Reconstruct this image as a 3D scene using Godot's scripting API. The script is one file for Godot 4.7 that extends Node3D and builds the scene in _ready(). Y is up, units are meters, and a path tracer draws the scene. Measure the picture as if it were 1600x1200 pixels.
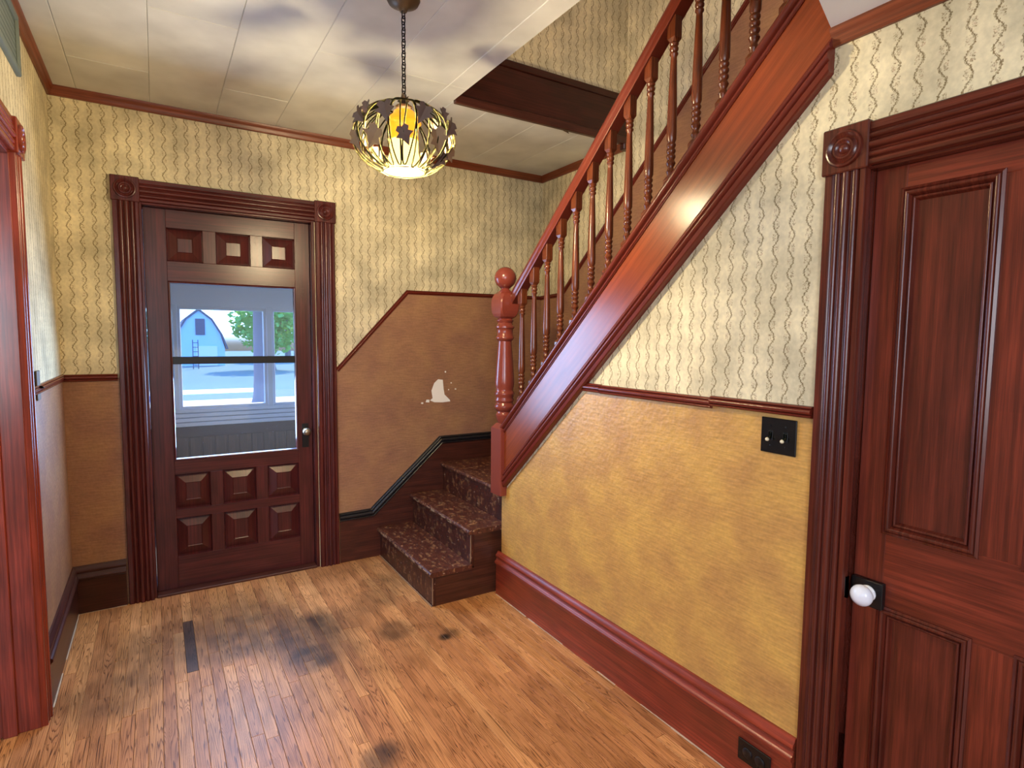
extends Node3D
# World: the front door wall lies in z = 0, the partition under the stairs in x = 0, the hall runs towards +z; metres.

var M := {}
var rng := RandomNumberGenerator.new()
const XL := -1.963        # left wall
const XS := 0.855         # wall beside the stairs
const HC := 2.564         # ceiling
const SL := 0.9           # slope of the stairs

# ---------------------------------------------------------------- helpers
func begin() -> SurfaceTool:
	var st := SurfaceTool.new()
	st.begin(Mesh.PRIMITIVE_TRIANGLES)
	return st

func tri(st: SurfaceTool, a: Vector3, b: Vector3, c: Vector3, na: Vector3, nb: Vector3, nc: Vector3) -> void:
	st.set_normal(na); st.add_vertex(a)
	st.set_normal(nc); st.add_vertex(c)
	st.set_normal(nb); st.add_vertex(b)

func quad(st: SurfaceTool, a: Vector3, b: Vector3, c: Vector3, d: Vector3) -> void:   # counter-clockwise from outside, flat
	var n := (b - a).cross(c - a)
	if n.length_squared() < 1e-16:
		n = (c - a).cross(d - a)
	n = n.normalized()
	tri(st, a, b, c, n, n, n)
	tri(st, a, c, d, n, n, n)

func flat(st: SurfaceTool, a: Vector3, b: Vector3, c: Vector3) -> void:
	var n := (b - a).cross(c - a).normalized()
	tri(st, a, b, c, n, n, n)

func facing(st: SurfaceTool, p: Array, out: Vector3) -> void:   # a triangle or quad turned towards out
	var n: Vector3 = (p[1] - p[0]).cross(p[2] - p[0])
	if n.dot(out) < 0:
		p.reverse()
	if p.size() == 3: flat(st, p[0], p[1], p[2])
	else: quad(st, p[0], p[1], p[2], p[3])

func box(st: SurfaceTool, lo: Vector3, hi: Vector3, ch := 0.0) -> void:   # a box, edges chamfered by ch
	var c := (lo + hi) * 0.5
	var h := (hi - lo) * 0.5
	ch = minf(ch, minf(h.x, minf(h.y, h.z)) * 0.6)
	for ax in 3:
		for s: float in [-1.0, 1.0]:
			var p := []
			for q in [[-1, -1], [1, -1], [1, 1], [-1, 1]]:
				var v := Vector3.ZERO
				v[ax] = s * h[ax]
				v[(ax + 1) % 3] = q[0] * (h[(ax + 1) % 3] - ch)
				v[(ax + 2) % 3] = q[1] * (h[(ax + 2) % 3] - ch)
				p.append(c + v)
			var o := Vector3.ZERO
			o[ax] = s
			facing(st, p, o)
	if ch <= 0.0:
		return
	for ax in 3:      # edges along ax
		var b := (ax + 1) % 3
		var d := (ax + 2) % 3
		for sb: float in [-1.0, 1.0]:
			for sd: float in [-1.0, 1.0]:
				var p := []
				for k in [[-1, 0], [1, 0], [1, 1], [-1, 1]]:
					var v := Vector3.ZERO
					v[ax] = k[0] * (h[ax] - ch)
					v[b] = sb * (h[b] - (ch if k[1] == 0 else 0.0))
					v[d] = sd * (h[d] - (0.0 if k[1] == 0 else ch))
					p.append(c + v)
				var o := Vector3.ZERO
				o[b] = sb
				o[d] = sd
				facing(st, p, o)
	for sx: float in [-1.0, 1.0]:
		for sy: float in [-1.0, 1.0]:
			for sz: float in [-1.0, 1.0]:
				var s := Vector3(sx, sy, sz)
				var p := []
				for ax in 3:
					var v := Vector3.ZERO
					for k in 3:
						v[k] = s[k] * (h[k] - (0.0 if k == ax else ch))
					p.append(c + v)
				facing(st, p, s)

func prism(st: SurfaceTool, poly: PackedVector2Array, t: Transform3D, w0: float, w1: float) -> void:   # polygon in (u, v) pushed along w
	if Geometry2D.is_polygon_clockwise(poly):
		poly = poly.duplicate()
		poly.reverse()
	# is_polygon_clockwise counts y downwards: make sure of the turn ourselves
	var area := 0.0
	for i in poly.size():
		area += poly[i].cross(poly[(i + 1) % poly.size()])
	if area < 0:
		poly = poly.duplicate()
		poly.reverse()
	var f := Geometry2D.triangulate_polygon(poly)
	for i in range(0, f.size(), 3):
		var a := poly[f[i]]
		var b := poly[f[i + 1]]
		var c := poly[f[i + 2]]
		if (b - a).cross(c - a) < 0:
			var k := b
			b = c
			c = k
		flat(st, t * Vector3(a.x, a.y, w1), t * Vector3(b.x, b.y, w1), t * Vector3(c.x, c.y, w1))
		flat(st, t * Vector3(a.x, a.y, w0), t * Vector3(c.x, c.y, w0), t * Vector3(b.x, b.y, w0))
	for i in poly.size():
		var a := poly[i]
		var b := poly[(i + 1) % poly.size()]
		quad(st, t * Vector3(a.x, a.y, w0), t * Vector3(b.x, b.y, w0), t * Vector3(b.x, b.y, w1), t * Vector3(a.x, a.y, w1))

func profile_normals(pr: Array) -> Array:   # two normals for every segment of an open profile, averaged where it bends gently
	var seg := []
	for i in pr.size() - 1:
		var d: Vector2 = pr[i + 1] - pr[i]
		seg.append(Vector2(-d.y, d.x).normalized())
	var out := []
	for i in seg.size():
		var a: Vector2 = seg[i]
		var b: Vector2 = seg[i]
		if i > 0 and seg[i - 1].dot(seg[i]) > 0.7: a = (seg[i - 1] + seg[i]).normalized()
		if i < seg.size() - 1 and seg[i + 1].dot(seg[i]) > 0.7: b = (seg[i + 1] + seg[i]).normalized()
		out.append([a, b])
	return out

func sweep(st: SurfaceTool, pr: Array, path: Array, t := Transform3D.IDENTITY, closed := false, cut := 0.0) -> void:
	# profile points are (n, h): n along the left normal of the path, h out of the wall; the path lies in t's xy plane
	var k := path.size()
	var mit := []
	for i in k:
		var p: Vector2 = path[i]
		var d0: Vector2
		var d1: Vector2
		if closed or i > 0: d0 = (p - path[(i - 1 + k) % k]).normalized()
		if closed or i < k - 1: d1 = (path[(i + 1) % k] - p).normalized()
		if not closed and i == 0: d0 = d1
		if not closed and i == k - 1: d1 = d0
		var n0 := Vector2(-d0.y, d0.x)
		var n1 := Vector2(-d1.y, d1.x)
		var m := (n0 + n1).normalized()
		m = m / maxf(m.dot(n0), 0.2)
		if not closed and (i == 0 or i == k - 1): m += d0 * cut   # cut > 0 leans the end cut along the path
		mit.append(m)
	var nn := profile_normals(pr)
	for i in (k if closed else k - 1):
		var j := (i + 1) % k
		var d: Vector2 = (path[j] - path[i]).normalized()
		var nv := Vector2(-d.y, d.x)
		for s in pr.size() - 1:
			var q := []
			for e in [[i, s], [j, s], [j, s + 1], [i, s + 1]]:
				var v: Vector2 = path[e[0]] + mit[e[0]] * pr[e[1]].x
				q.append(t * Vector3(v.x, v.y, pr[e[1]].y))
			var na: Vector2 = nn[s][0]
			var nb: Vector2 = nn[s][1]
			var A := (t.basis * Vector3(nv.x * na.x, nv.y * na.x, na.y)).normalized()
			var B := (t.basis * Vector3(nv.x * nb.x, nv.y * nb.x, nb.y)).normalized()
			tri(st, q[0], q[1], q[2], A, A, B)
			tri(st, q[0], q[2], q[3], A, B, B)
	if closed:
		return
	var poly := PackedVector2Array(pr)
	var f := Geometry2D.triangulate_polygon(poly)
	for e: int in [0, k - 1]:
		var along: Vector2 = (path[1] - path[0]) if e == 0 else (path[k - 2] - path[k - 1])
		for i in range(0, f.size(), 3):
			var q := []
			for c in 3:
				var v: Vector2 = path[e] + mit[e] * poly[f[i + c]].x
				q.append(t * Vector3(v.x, v.y, poly[f[i + c]].y))
			facing(st, q, t.basis * Vector3(-along.x, -along.y, 0))

func lathe(st: SurfaceTool, pr: Array, t: Transform3D, seg := 20) -> void:   # profile (radius, height) from the bottom up, turned round t's y axis
	var rv := []
	for p: Vector2 in pr: rv.append(Vector2(p.y, p.x))
	var nn := profile_normals(rv)
	for s in pr.size() - 1:
		for i in seg:
			var a := TAU * i / seg
			var b := TAU * (i + 1) / seg
			var q := []
			var n := []
			for e in [[a, 0], [b, 0], [b, 1], [a, 1]]:
				var p: Vector2 = pr[s + e[1]]
				var m: Vector2 = nn[s][e[1]]
				q.append(t * Vector3(cos(e[0]) * p.x, p.y, -sin(e[0]) * p.x))
				n.append((t.basis * Vector3(cos(e[0]) * m.y, m.x, -sin(e[0]) * m.y)).normalized())
			if pr[s].x > 1e-6: tri(st, q[0], q[1], q[2], n[0], n[1], n[2])
			if pr[s + 1].x > 1e-6: tri(st, q[0], q[2], q[3], n[0], n[2], n[3])

func tube(st: SurfaceTool, pts: Array, r: float, seg := 6, closed := false) -> void:
	var k := pts.size()
	var rings := []
	var up := Vector3.UP
	for i in k:
		var d: Vector3 = (pts[(i + 1) % k] if closed or i < k - 1 else pts[i]) - (pts[(i - 1 + k) % k] if closed or i > 0 else pts[i])
		d = d.normalized()
		if absf(d.dot(up)) > 0.95: up = Vector3.RIGHT if absf(d.x) < 0.8 else Vector3.BACK
		var a := d.cross(up).normalized()
		var b := a.cross(d).normalized()
		up = b
		var ring := []
		for j in seg:
			var n := a * cos(TAU * j / seg) + b * sin(TAU * j / seg)
			ring.append([pts[i] + n * r, n])
		rings.append(ring)
	for i in (k if closed else k - 1):
		var A: Array = rings[i]
		var B: Array = rings[(i + 1) % k]
		for j in seg:
			var l := (j + 1) % seg
			tri(st, A[j][0], A[l][0], B[l][0], A[j][1], A[l][1], B[l][1])
			tri(st, A[j][0], B[l][0], B[j][0], A[j][1], B[l][1], B[j][1])

func ball(st: SurfaceTool, c: Vector3, r: Vector3, seg := 12, rows := 8) -> void:
	var pr := []
	for i in rows + 1:
		var a := -PI / 2 + PI * i / rows
		pr.append(Vector2(maxf(cos(a), 0.0), sin(a)))
	lathe(st, pr, Transform3D(Basis.from_scale(r), c), seg)

func obj(called: String, st: SurfaceTool, m: Material, parent: Node = self) -> MeshInstance3D:
	var o := MeshInstance3D.new()
	o.name = called
	o.mesh = st.commit()
	o.material_override = m
	parent.add_child(o, true)
	return o

func shared(called: String, me: Mesh, m: Material, parent: Node, at := Transform3D.IDENTITY) -> MeshInstance3D:
	var o := MeshInstance3D.new()
	o.name = called
	o.mesh = me
	o.material_override = m
	o.transform = at
	parent.add_child(o, true)
	return o

var taken := {}
func numbered(called: String) -> String:
	taken[called] = taken.get(called, -1) + 1
	return called if taken[called] == 0 else "%s_%03d" % [called, taken[called]]

func thing(called: String, label: String, category: String, at := Vector3.ZERO, basis := Basis.IDENTITY, group := "") -> Node3D:
	var o := Node3D.new()
	o.name = numbered(called)
	add_child(o)
	o.transform = Transform3D(basis, at)
	o.set_meta("label", label)
	o.set_meta("category", category)
	if group: o.set_meta("group", group)
	return o

func struct(called: String, label: String, category: String, at := Vector3.ZERO, basis := Basis.IDENTITY) -> Node3D:
	var o := thing(called, label, category, at, basis)
	o.set_meta("kind", "structure")
	return o

func wall(called: String, st: SurfaceTool, m: Material, label: String, category := "wall") -> MeshInstance3D:
	var o := obj(called, st, m)
	o.set_meta("label", label)
	o.set_meta("category", category)
	o.set_meta("kind", "structure")
	return o

# ---------------------------------------------------------------- textures
func grey_noise(w: int, h: int, freq: float, sd: int, oct := 3) -> PackedByteArray:
	var n := FastNoiseLite.new()
	n.seed = sd
	n.frequency = freq
	n.fractal_octaves = oct
	var im := n.get_seamless_image(w, h)
	im.convert(Image.FORMAT_L8)
	return im.get_data()

func stretched(w: int, h: int, sw: int, sh: int, freq: float, sd: int, oct := 3) -> PackedByteArray:
	var n := FastNoiseLite.new()
	n.seed = sd
	n.frequency = freq
	n.fractal_octaves = oct
	var im := n.get_seamless_image(sw, sh)
	im.convert(Image.FORMAT_L8)
	im.resize(w, h, Image.INTERPOLATE_CUBIC)
	return im.get_data()

func tex(w: int, h: int, f: PackedByteArray) -> ImageTexture:
	return ImageTexture.create_from_image(Image.create_from_data(w, h, false, Image.FORMAT_RGB8, f))

func grey_tex(w: int, h: int, f: PackedByteArray) -> ImageTexture:
	return ImageTexture.create_from_image(Image.create_from_data(w, h, false, Image.FORMAT_L8, f))

func streak_texture(lo: float, hi: float, sd: int, warm := 0.0) -> ImageTexture:   # wood grain along v
	var w := 512
	var h := 512
	var a := stretched(w, h, 512, 32, 0.035, sd)
	var b := stretched(w, h, 512, 64, 0.16, sd + 1)
	var c := grey_noise(w, h, 0.006, sd + 2, 2)
	var d := PackedByteArray()
	d.resize(w * h * 3)
	for i in w * h:
		var v := (a[i] * 0.4 + b[i] * 0.3 + c[i] * 0.3) / 255.0
		v = clampf((v - 0.5) * 1.9 + 0.5, 0, 1)
		var g := lerpf(lo, hi, v)
		d[i * 3] = int(clampf(g * (1.0 + warm * (1 - v)), 0, 1) * 255)
		d[i * 3 + 1] = int(g * 255)
		d[i * 3 + 2] = int(clampf(g * (1.0 - warm * (1 - v)), 0, 1) * 255)
	return tex(w, h, d)

func oak_texture(sd: int) -> ImageTexture:   # flat-sawn oak: cathedral arches and open pores along v
	var w := 512
	var h := 1024
	var warp := stretched(w, h, 256, 40, 0.025, sd, 3)
	var pore := stretched(w, h, 512, 20, 0.22, sd + 5, 2)
	var wide := grey_noise(w, h, 0.005, sd + 9, 2)
	var cols := [0.06, 0.21, 0.34, 0.52, 0.66, 0.83, 0.95]
	var d := PackedByteArray()
	d.resize(w * h * 3)
	for y in h:
		for x in w:
			var i := y * w + x
			var u := float(x) / w
			var near := 1.0
			for c: float in cols:
				var e := absf(u - c)
				e = minf(e, 1.0 - e)
				near = minf(near, e)
			var ring := near * near * 420.0 + near * 16.0 + (warp[i] / 255.0) * 5.0 + 2.0 * sin(TAU * y / h)
			var f := ring - floorf(ring)
			var late := smoothstep(0.55, 0.95, f) * (1.0 - smoothstep(0.95, 1.0, f))
			var p := smoothstep(0.56, 0.72, pore[i] / 255.0)
			var v := 1.0 - 0.52 * late * (0.55 + 0.45 * p) - 0.16 * p - 0.22 * (wide[i] / 255.0 - 0.5)
			v = clampf(v, 0.2, 1.0)
			d[i * 3] = int(255 * minf(1.0, v * 1.0))
			d[i * 3 + 1] = int(255 * minf(1.0, v * v * 0.25 + v * 0.75))
			d[i * 3 + 2] = int(255 * minf(1.0, v * v * 0.55 + v * 0.45))
	return tex(w, h, d)

func soft_spot(a: PackedFloat32Array, w: int, h: int, cx: float, cy: float, r: float, k: float) -> void:
	var n := int(ceilf(r)) + 1
	for dy in range(-n, n + 1):
		for dx in range(-n, n + 1):
			var px := int(floorf(cx)) + dx
			var py := int(floorf(cy)) + dy
			var e := Vector2(px + 0.5 - cx, py + 0.5 - cy).length() / r
			if e < 1.0:
				var i := posmod(py, h) * w + posmod(px, w)
				a[i] = minf(1.0, a[i] + k * (1.0 - e * e))

func wallpaper_texture() -> ImageTexture:   # trailing vines on a cream ground: 8 lines across, 6 waves up
	var w := 1024
	var h := 1024
	var ink := PackedFloat32Array()
	ink.resize(w * h)
	var pale := PackedFloat32Array()
	pale.resize(w * h)
	var r := RandomNumberGenerator.new()
	r.seed = 77
	for l in 8:
		var x0 := (l + 0.5) * 128.0
		for s in 900:
			var y := s * h / 900.0
			var x := x0 + 21.0 * sin(TAU * 6.0 * y / h) + r.randf_range(-1.5, 1.5)
			soft_spot(ink, w, h, x, y, 2.8, 0.34)
		for s in 300:
			var y := s * h / 300.0 + r.randf_range(-1.2, 1.2)
			var x := x0 + 21.0 * sin(TAU * 6.0 * y / h)
			var side := 1.0 if r.randf() < 0.5 else -1.0
			soft_spot(ink, w, h, x + side * r.randf_range(2, 9), y, r.randf_range(3.0, 6.0), r.randf_range(0.35, 0.8))
		for s in 420:   # sprigs in the hollow of every bend
			var bend := r.randi_range(0, 11)
			var y := (bend + 0.5) * h / 12.0 + r.randf_range(-26, 26)
			var side := 1.0 if bend % 2 == 1 else -1.0
			var x := x0 + side * (r.randf_range(8, 34) - 8.0)
			soft_spot(ink if r.randf() < 0.55 else pale, w, h, x, y, r.randf_range(2.5, 5.5), r.randf_range(0.2, 0.5))
	var mott := grey_noise(w, h, 0.02, 5, 4)
	var wide := grey_noise(w, h, 0.004, 9, 2)
	var ground := Color(0.935, 0.89, 0.74)
	var vine := Color(0.45, 0.375, 0.24)
	var pink := Color(0.72, 0.58, 0.47)
	var d := PackedByteArray()
	d.resize(w * h * 3)
	for i in w * h:
		var g := 1.0 + 0.10 * (mott[i] / 255.0 - 0.5) + 0.08 * (wide[i] / 255.0 - 0.5)
		var c := ground.lerp(pink, pale[i] * 0.8).lerp(vine, minf(ink[i] * 0.85, 0.9))
		d[i * 3] = int(clampf(c.r * g, 0, 1) * 255)
		d[i * 3 + 1] = int(clampf(c.g * g, 0, 1) * 255)
		d[i * 3 + 2] = int(clampf(c.b * g, 0, 1) * 255)
	return tex(w, h, d)

func blotch_texture(lo: float, hi: float, freq: float, sd: int, power := 1.0, oct := 4) -> ImageTexture:
	var a := grey_noise(512, 512, freq, sd, oct)
	var d := PackedByteArray()
	d.resize(512 * 512)
	for i in d.size():
		d[i] = int(255 * lerpf(lo, hi, pow(a[i] / 255.0, power)))
	return grey_tex(512, 512, d)

func dado_texture(sd: int) -> ImageTexture:   # brushed glaze: fine sideways combing under soft cloudy patches
	var w := 512
	var h := 512
	var comb := stretched(w, h, 48, 512, 0.22, sd, 3)
	var cloud := grey_noise(w, h, 0.008, sd + 3, 3)
	var fine := grey_noise(w, h, 0.12, sd + 4, 2)
	var d := PackedByteArray()
	d.resize(w * h * 3)
	for i in w * h:
		var v := 0.90 + 0.16 * (comb[i] / 255.0 - 0.5) + 0.13 * (cloud[i] / 255.0 - 0.5) + 0.07 * (fine[i] / 255.0 - 0.5)
		var c := cloud[i] / 255.0 - 0.5
		d[i * 3] = int(clampf(v, 0, 1) * 255)
		d[i * 3 + 1] = int(clampf(v * (1.0 + 0.05 * c), 0, 1) * 255)
		d[i * 3 + 2] = int(clampf(v * (1.0 - 0.06 * c), 0, 1) * 255)
	return tex(w, h, d)

func tread_texture() -> ImageTexture:   # dark paint worn through to bare wood in scrapes
	var w := 512
	var h := 512
	var a := stretched(w, h, 256, 96, 0.05, 31, 4)
	var b := grey_noise(w, h, 0.035, 32, 4)
	var g := stretched(w, h, 512, 64, 0.18, 33, 3)
	var chip := grey_noise(w, h, 0.045, 37, 4)
	var d := PackedByteArray()
	d.resize(w * h * 3)
	for i in w * h:
		var k := smoothstep(0.59, 0.67, a[i] / 255.0 * 0.55 + b[i] / 255.0 * 0.45)
		var v := 0.75 + 0.5 * (g[i] / 255.0 - 0.5)
		var c := Color(0.42, 0.215, 0.155).lerp(Color(0.70, 0.50, 0.33), k) * v
		var s := smoothstep(0.48, 0.60, a[i] / 255.0)
		c = c.lerp(Color(0.54, 0.30, 0.215) * v, s * 0.5 * (1 - k))
		c = c.lerp(Color(0.82, 0.74, 0.64), smoothstep(0.79, 0.83, chip[i] / 255.0) * 0.8)
		d[i * 3] = int(clampf(c.r, 0, 1) * 255)
		d[i * 3 + 1] = int(clampf(c.g, 0, 1) * 255)
		d[i * 3 + 2] = int(clampf(c.b, 0, 1) * 255)
	return tex(w, h, d)

func floor_wear_texture() -> ImageTexture:   # dark stains and scuffs of the boards, laid out over 4.8 m x 4.8 m from x = -4.2, z = 0
	var w := 512
	var a := PackedFloat32Array()
	a.resize(w * w)
	var s := w / 4.8
	for p in [[-1.04, 0.80, 0.24, 0.28], [-0.86, 0.72, 0.2, 0.22], [-0.64, 0.97, 0.11, 0.34], [-1.04, 1.02, 0.13, 0.38], [-0.92, 1.0, 0.15, 0.25], [-0.60, 0.62, 0.16, 0.22], [-0.46, 1.15, 0.035, 0.6], [-0.42, 1.13, 0.06, 0.25], [-0.97, 1.76, 0.08, 0.45], [-0.93, 1.72, 0.05, 0.3], [-1.15, 0.62, 0.3, 0.2], [-1.62, 0.62, 0.3, 0.25], [-1.78, 0.9, 0.2, 0.25], [-0.5, 0.42, 0.16, 0.22], [-1.3, 0.4, 0.35, 0.18], [-1.35, 0.75, 0.16, 0.25], [-1.45, 2.1, 0.3, 0.12]]:
		soft_spot(a, w, w, (p[0] + 4.2) * s, p[1] * s, p[2] * s, p[3])
	var n := grey_noise(w, w, 0.05, 51, 4)
	var m := grey_noise(w, w, 0.012, 52, 3)
	var d := PackedByteArray()
	d.resize(w * w * 3)
	for i in w * w:
		var k := clampf(a[i] * (0.45 + 1.1 * n[i] / 255.0), 0, 0.85)
		var v := (1.0 - k) * (0.97 + 0.16 * (m[i] / 255.0 - 0.5))
		d[i * 3] = int(clampf(v, 0, 1) * 255)
		d[i * 3 + 1] = int(clampf(v + k * 0.03, 0, 1) * 255)
		d[i * 3 + 2] = int(clampf(v + k * 0.10, 0, 1) * 255)
	return tex(w, w, d)

# ---------------------------------------------------------------- materials
func mat(c: Color, rough := 0.6, spec := 0.5) -> StandardMaterial3D:
	var m := StandardMaterial3D.new()
	m.albedo_color = c
	m.roughness = rough
	m.metallic_specular = spec
	return m

func grained(c: Color, t: Texture2D, along: int, rough := 0.3, across := 5.0, length := 1.1, offset := Vector3.ZERO) -> StandardMaterial3D:
	var m := mat(c, rough)
	m.albedo_texture = t
	m.uv1_triplanar = true
	# the texture's grain runs along v: pick scales so that v follows the wanted axis on the faces that matter
	m.uv1_scale = Vector3(across, across, across)
	m.uv1_scale[along] = length
	m.uv1_offset = offset
	return m

func planar(m: StandardMaterial3D, t: Texture2D, s: Vector3, world := true) -> StandardMaterial3D:
	m.albedo_texture = t
	m.uv1_triplanar = true
	m.uv1_world_triplanar = world
	m.uv1_scale = s
	m.uv1_triplanar_sharpness = 8.0
	return m

func multiply(m: StandardMaterial3D, t: Texture2D, s: Vector3, off := Vector3.ZERO) -> StandardMaterial3D:
	m.detail_enabled = true
	m.detail_albedo = t
	m.detail_blend_mode = BaseMaterial3D.BLEND_MODE_MUL
	m.detail_uv_layer = BaseMaterial3D.DETAIL_UV_2
	m.uv2_triplanar = true
	m.uv2_world_triplanar = true
	m.uv2_scale = s
	m.uv2_offset = off
	return m

func make_materials() -> void:
	var streak := streak_texture(0.62, 1.0, 11)
	var streak_side := ImageTexture.create_from_image(rotated(streak))
	M.streak = streak
	M.streak_side = streak_side
	var red := Color(0.64, 0.26, 0.185)
	var dark := Color(0.42, 0.175, 0.12)
	M.red_up = grained(red, streak, 1, 0.27, 5.0, 0.9)
	M.red_x = grained(red, streak_side, 0, 0.27, 5.0, 0.9)
	M.dark_up = grained(dark, streak, 1, 0.25, 5.0, 0.9)
	M.dark_x = grained(dark, streak_side, 0, 0.25, 5.0, 0.9)
	M.panel_up = grained(dark * 1.05, streak, 1, 0.3, 3.0, 0.8, Vector3(0.3, 0.1, 0))
	M.front_up = grained(Color(0.37, 0.15, 0.145), streak, 1, 0.3, 5.0, 0.9)
	M.front_x = grained(Color(0.37, 0.15, 0.145), streak_side, 0, 0.3, 5.0, 0.9)
	M.front_case_up = grained(Color(0.40, 0.165, 0.15), streak, 1, 0.25, 5.0, 0.9)
	M.front_case_x = grained(Color(0.40, 0.165, 0.15), streak_side, 0, 0.25, 5.0, 0.9)
	M.stringer = grained(Color(0.565, 0.255, 0.115), ImageTexture.create_from_image(rotated(streak_texture(0.80, 1.0, 91))), 0, 0.25, 3.0, 0.7)
	M.mould = mat(Color(0.40, 0.145, 0.10), 0.25)
	M.rail = mat(Color(0.42, 0.175, 0.12), 0.28)
	M.newel = mat(Color(0.50, 0.225, 0.175), 0.22)
	M.turned = grained(Color(0.50, 0.25, 0.14), streak, 1, 0.24, 8.0, 1.5)
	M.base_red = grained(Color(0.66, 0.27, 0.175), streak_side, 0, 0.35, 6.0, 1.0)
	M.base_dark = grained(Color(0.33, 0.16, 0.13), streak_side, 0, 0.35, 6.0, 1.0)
	M.skirt = grained(Color(0.36, 0.17, 0.115), streak_side, 0, 0.4, 6.0, 1.0)
	M.crown = grained(Color(0.56, 0.27, 0.14), streak_side, 0, 0.35, 8.0, 1.0)
	M.black_paint = mat(Color(0.115, 0.11, 0.125), 0.3)
	M.fascia = grained(Color(0.27, 0.105, 0.085), streak_side, 0, 0.35, 5.0, 0.9)
	var paper := wallpaper_texture()
	var stains := blotch_texture(0.76, 1.0, 0.012, 21, 0.7)
	var k := 1.0 / 0.4064
	M.wallpaper = multiply(planar(mat(Color(1, 1, 1), 0.75, 0.3), paper, Vector3(k, 1.0 / 0.44, k)), stains, Vector3(0.55, 0.55, 0.55))
	var glaze := dado_texture(61)
	M.dado_gold = planar(mat(Color(0.84, 0.64, 0.34), 0.42), glaze, Vector3(1.1, 1.1, 1.1))
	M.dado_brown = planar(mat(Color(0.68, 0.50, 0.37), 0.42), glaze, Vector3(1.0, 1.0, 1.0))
	var leather := blotch_texture(0.0, 1.0, 0.06, 63, 1.0, 5)
	for m: StandardMaterial3D in [M.dado_gold, M.dado_brown]:
		m.heightmap_enabled = true
		m.heightmap_texture = leather
		m.heightmap_scale = 0.12
	M.torn = mat(Color(0.97, 0.95, 0.91), 0.9)
	M.plaster = mat(Color(0.78, 0.74, 0.66), 0.9)
	var smudge := blotch_texture(0.86, 1.0, 0.010, 41, 0.8, 4)
	M.tiles = []
	for i in 3:
		M.tiles.append(multiply(mat(Color(0.87, 0.875, 0.85) * [0.98, 1.0, 1.02][i], 0.5, 0.4), smudge, Vector3(0.5, 0.5, 0.5)))
	M.ceiling_body = mat(Color(0.42, 0.38, 0.32), 0.9)
	M.soffit = mat(Color(0.90, 0.92, 0.95), 0.7)
	var oaks := [oak_texture(3), oak_texture(8)]
	var wear := floor_wear_texture()
	M.planks = []
	for i in 12:
		var tone: Color = [Color(0.80, 0.555, 0.35), Color(0.84, 0.60, 0.38), Color(0.77, 0.53, 0.335), Color(0.81, 0.57, 0.35), Color(0.75, 0.51, 0.32), Color(0.86, 0.62, 0.40)][i % 6]
		var m := mat(tone, 0.42, 0.36)
		m.albedo_texture = oaks[i % 2]
		m.uv1_triplanar = true
		m.uv1_scale = Vector3(3.6, 3.6, 0.8)
		m.uv1_offset = Vector3(i * 0.137, 0, i * 0.31)
		multiply(m, wear, Vector3(1 / 4.8, 1 / 4.8, 1 / 4.8), Vector3(4.2 / 4.8, 0, 0))
		M.planks.append(m)
	M.plank_burnt = M.planks[4].duplicate()
	M.plank_burnt.albedo_color = Color(0.40, 0.28, 0.21)
	M.bare = mat(Color(0.60, 0.47, 0.35), 0.7)
	M.subfloor = mat(Color(0.16, 0.09, 0.05), 0.9)
	M.paint_edge = mat(Color(0.78, 0.70, 0.60), 0.6)
	var worn := tread_texture()
	M.tread = planar(mat(Color(1, 1, 1), 0.4), worn, Vector3(1.6, 1.6, 2.4), false)
	M.riser = planar(mat(Color(0.85, 0.80, 0.78), 0.4), worn, Vector3(1.1, 1.7, 1.1), false)
	M.riser.uv1_offset = Vector3(0.31, 0.2, 0.57)
	M.step_side = grained(Color(0.36, 0.195, 0.135), streak_side, 0, 0.35, 5.0, 0.9)
	M.iron = mat(Color(0.05, 0.05, 0.055), 0.35)
	M.black_plastic = mat(Color(0.055, 0.055, 0.06), 0.22)
	M.ivory = mat(Color(0.90, 0.86, 0.72), 0.3)
	M.porcelain = mat(Color(0.93, 0.94, 0.95), 0.08)
	M.brass = mat(Color(0.62, 0.58, 0.5), 0.3)
	M.brass.metallic = 0.9
	M.vent = mat(Color(0.42, 0.47, 0.45), 0.55)
	M.glass = mat(Color(0.95, 0.98, 1.0, 0.04), 0.0)
	M.glass.metallic_specular = 0.2
	M.glass.transparency = BaseMaterial3D.TRANSPARENCY_ALPHA
	M.antique = mat(Color(0.36, 0.30, 0.23), 0.45)
	M.antique.metallic = 0.5
	M.leaf_metal = mat(Color(0.60, 0.53, 0.44), 0.4)
	M.leaf_metal.metallic = 0.25
	M.leaf_dark = mat(Color(0.36, 0.30, 0.29), 0.35)
	M.wire = mat(Color(1.0, 0.94, 0.64), 0.4)
	M.wire.backlight_enabled = true
	M.wire.backlight = Color(0.95, 0.88, 0.55)
	M.amber = mat(Color(1.0, 0.62, 0.12), 0.3)
	M.amber.emission_enabled = true
	M.amber.emission = Color(1.0, 0.62, 0.10)
	M.amber.emission_energy_multiplier = 1.0
	M.lit_glass = mat(Color(1.0, 0.90, 0.62), 0.3)
	M.lit_glass.emission_enabled = true
	M.lit_glass.emission = Color(1.0, 0.88, 0.50)
	M.lit_glass.emission_energy_multiplier = 2.2
	M.bulb = mat(Color(1, 1, 1), 0.3)
	M.bulb.emission_enabled = true
	M.bulb.emission = Color(1.0, 0.95, 0.82)
	M.bulb.emission_energy_multiplier = 6.0
	M.red_door_up = grained(Color(0.52, 0.215, 0.14), streak, 1, 0.3, 4.0, 0.8)
	M.red_door_x = grained(Color(0.52, 0.215, 0.14), streak_side, 0, 0.3, 4.0, 0.8)
	M.white_paint = mat(Color(0.82, 0.84, 0.88), 0.5)
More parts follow.
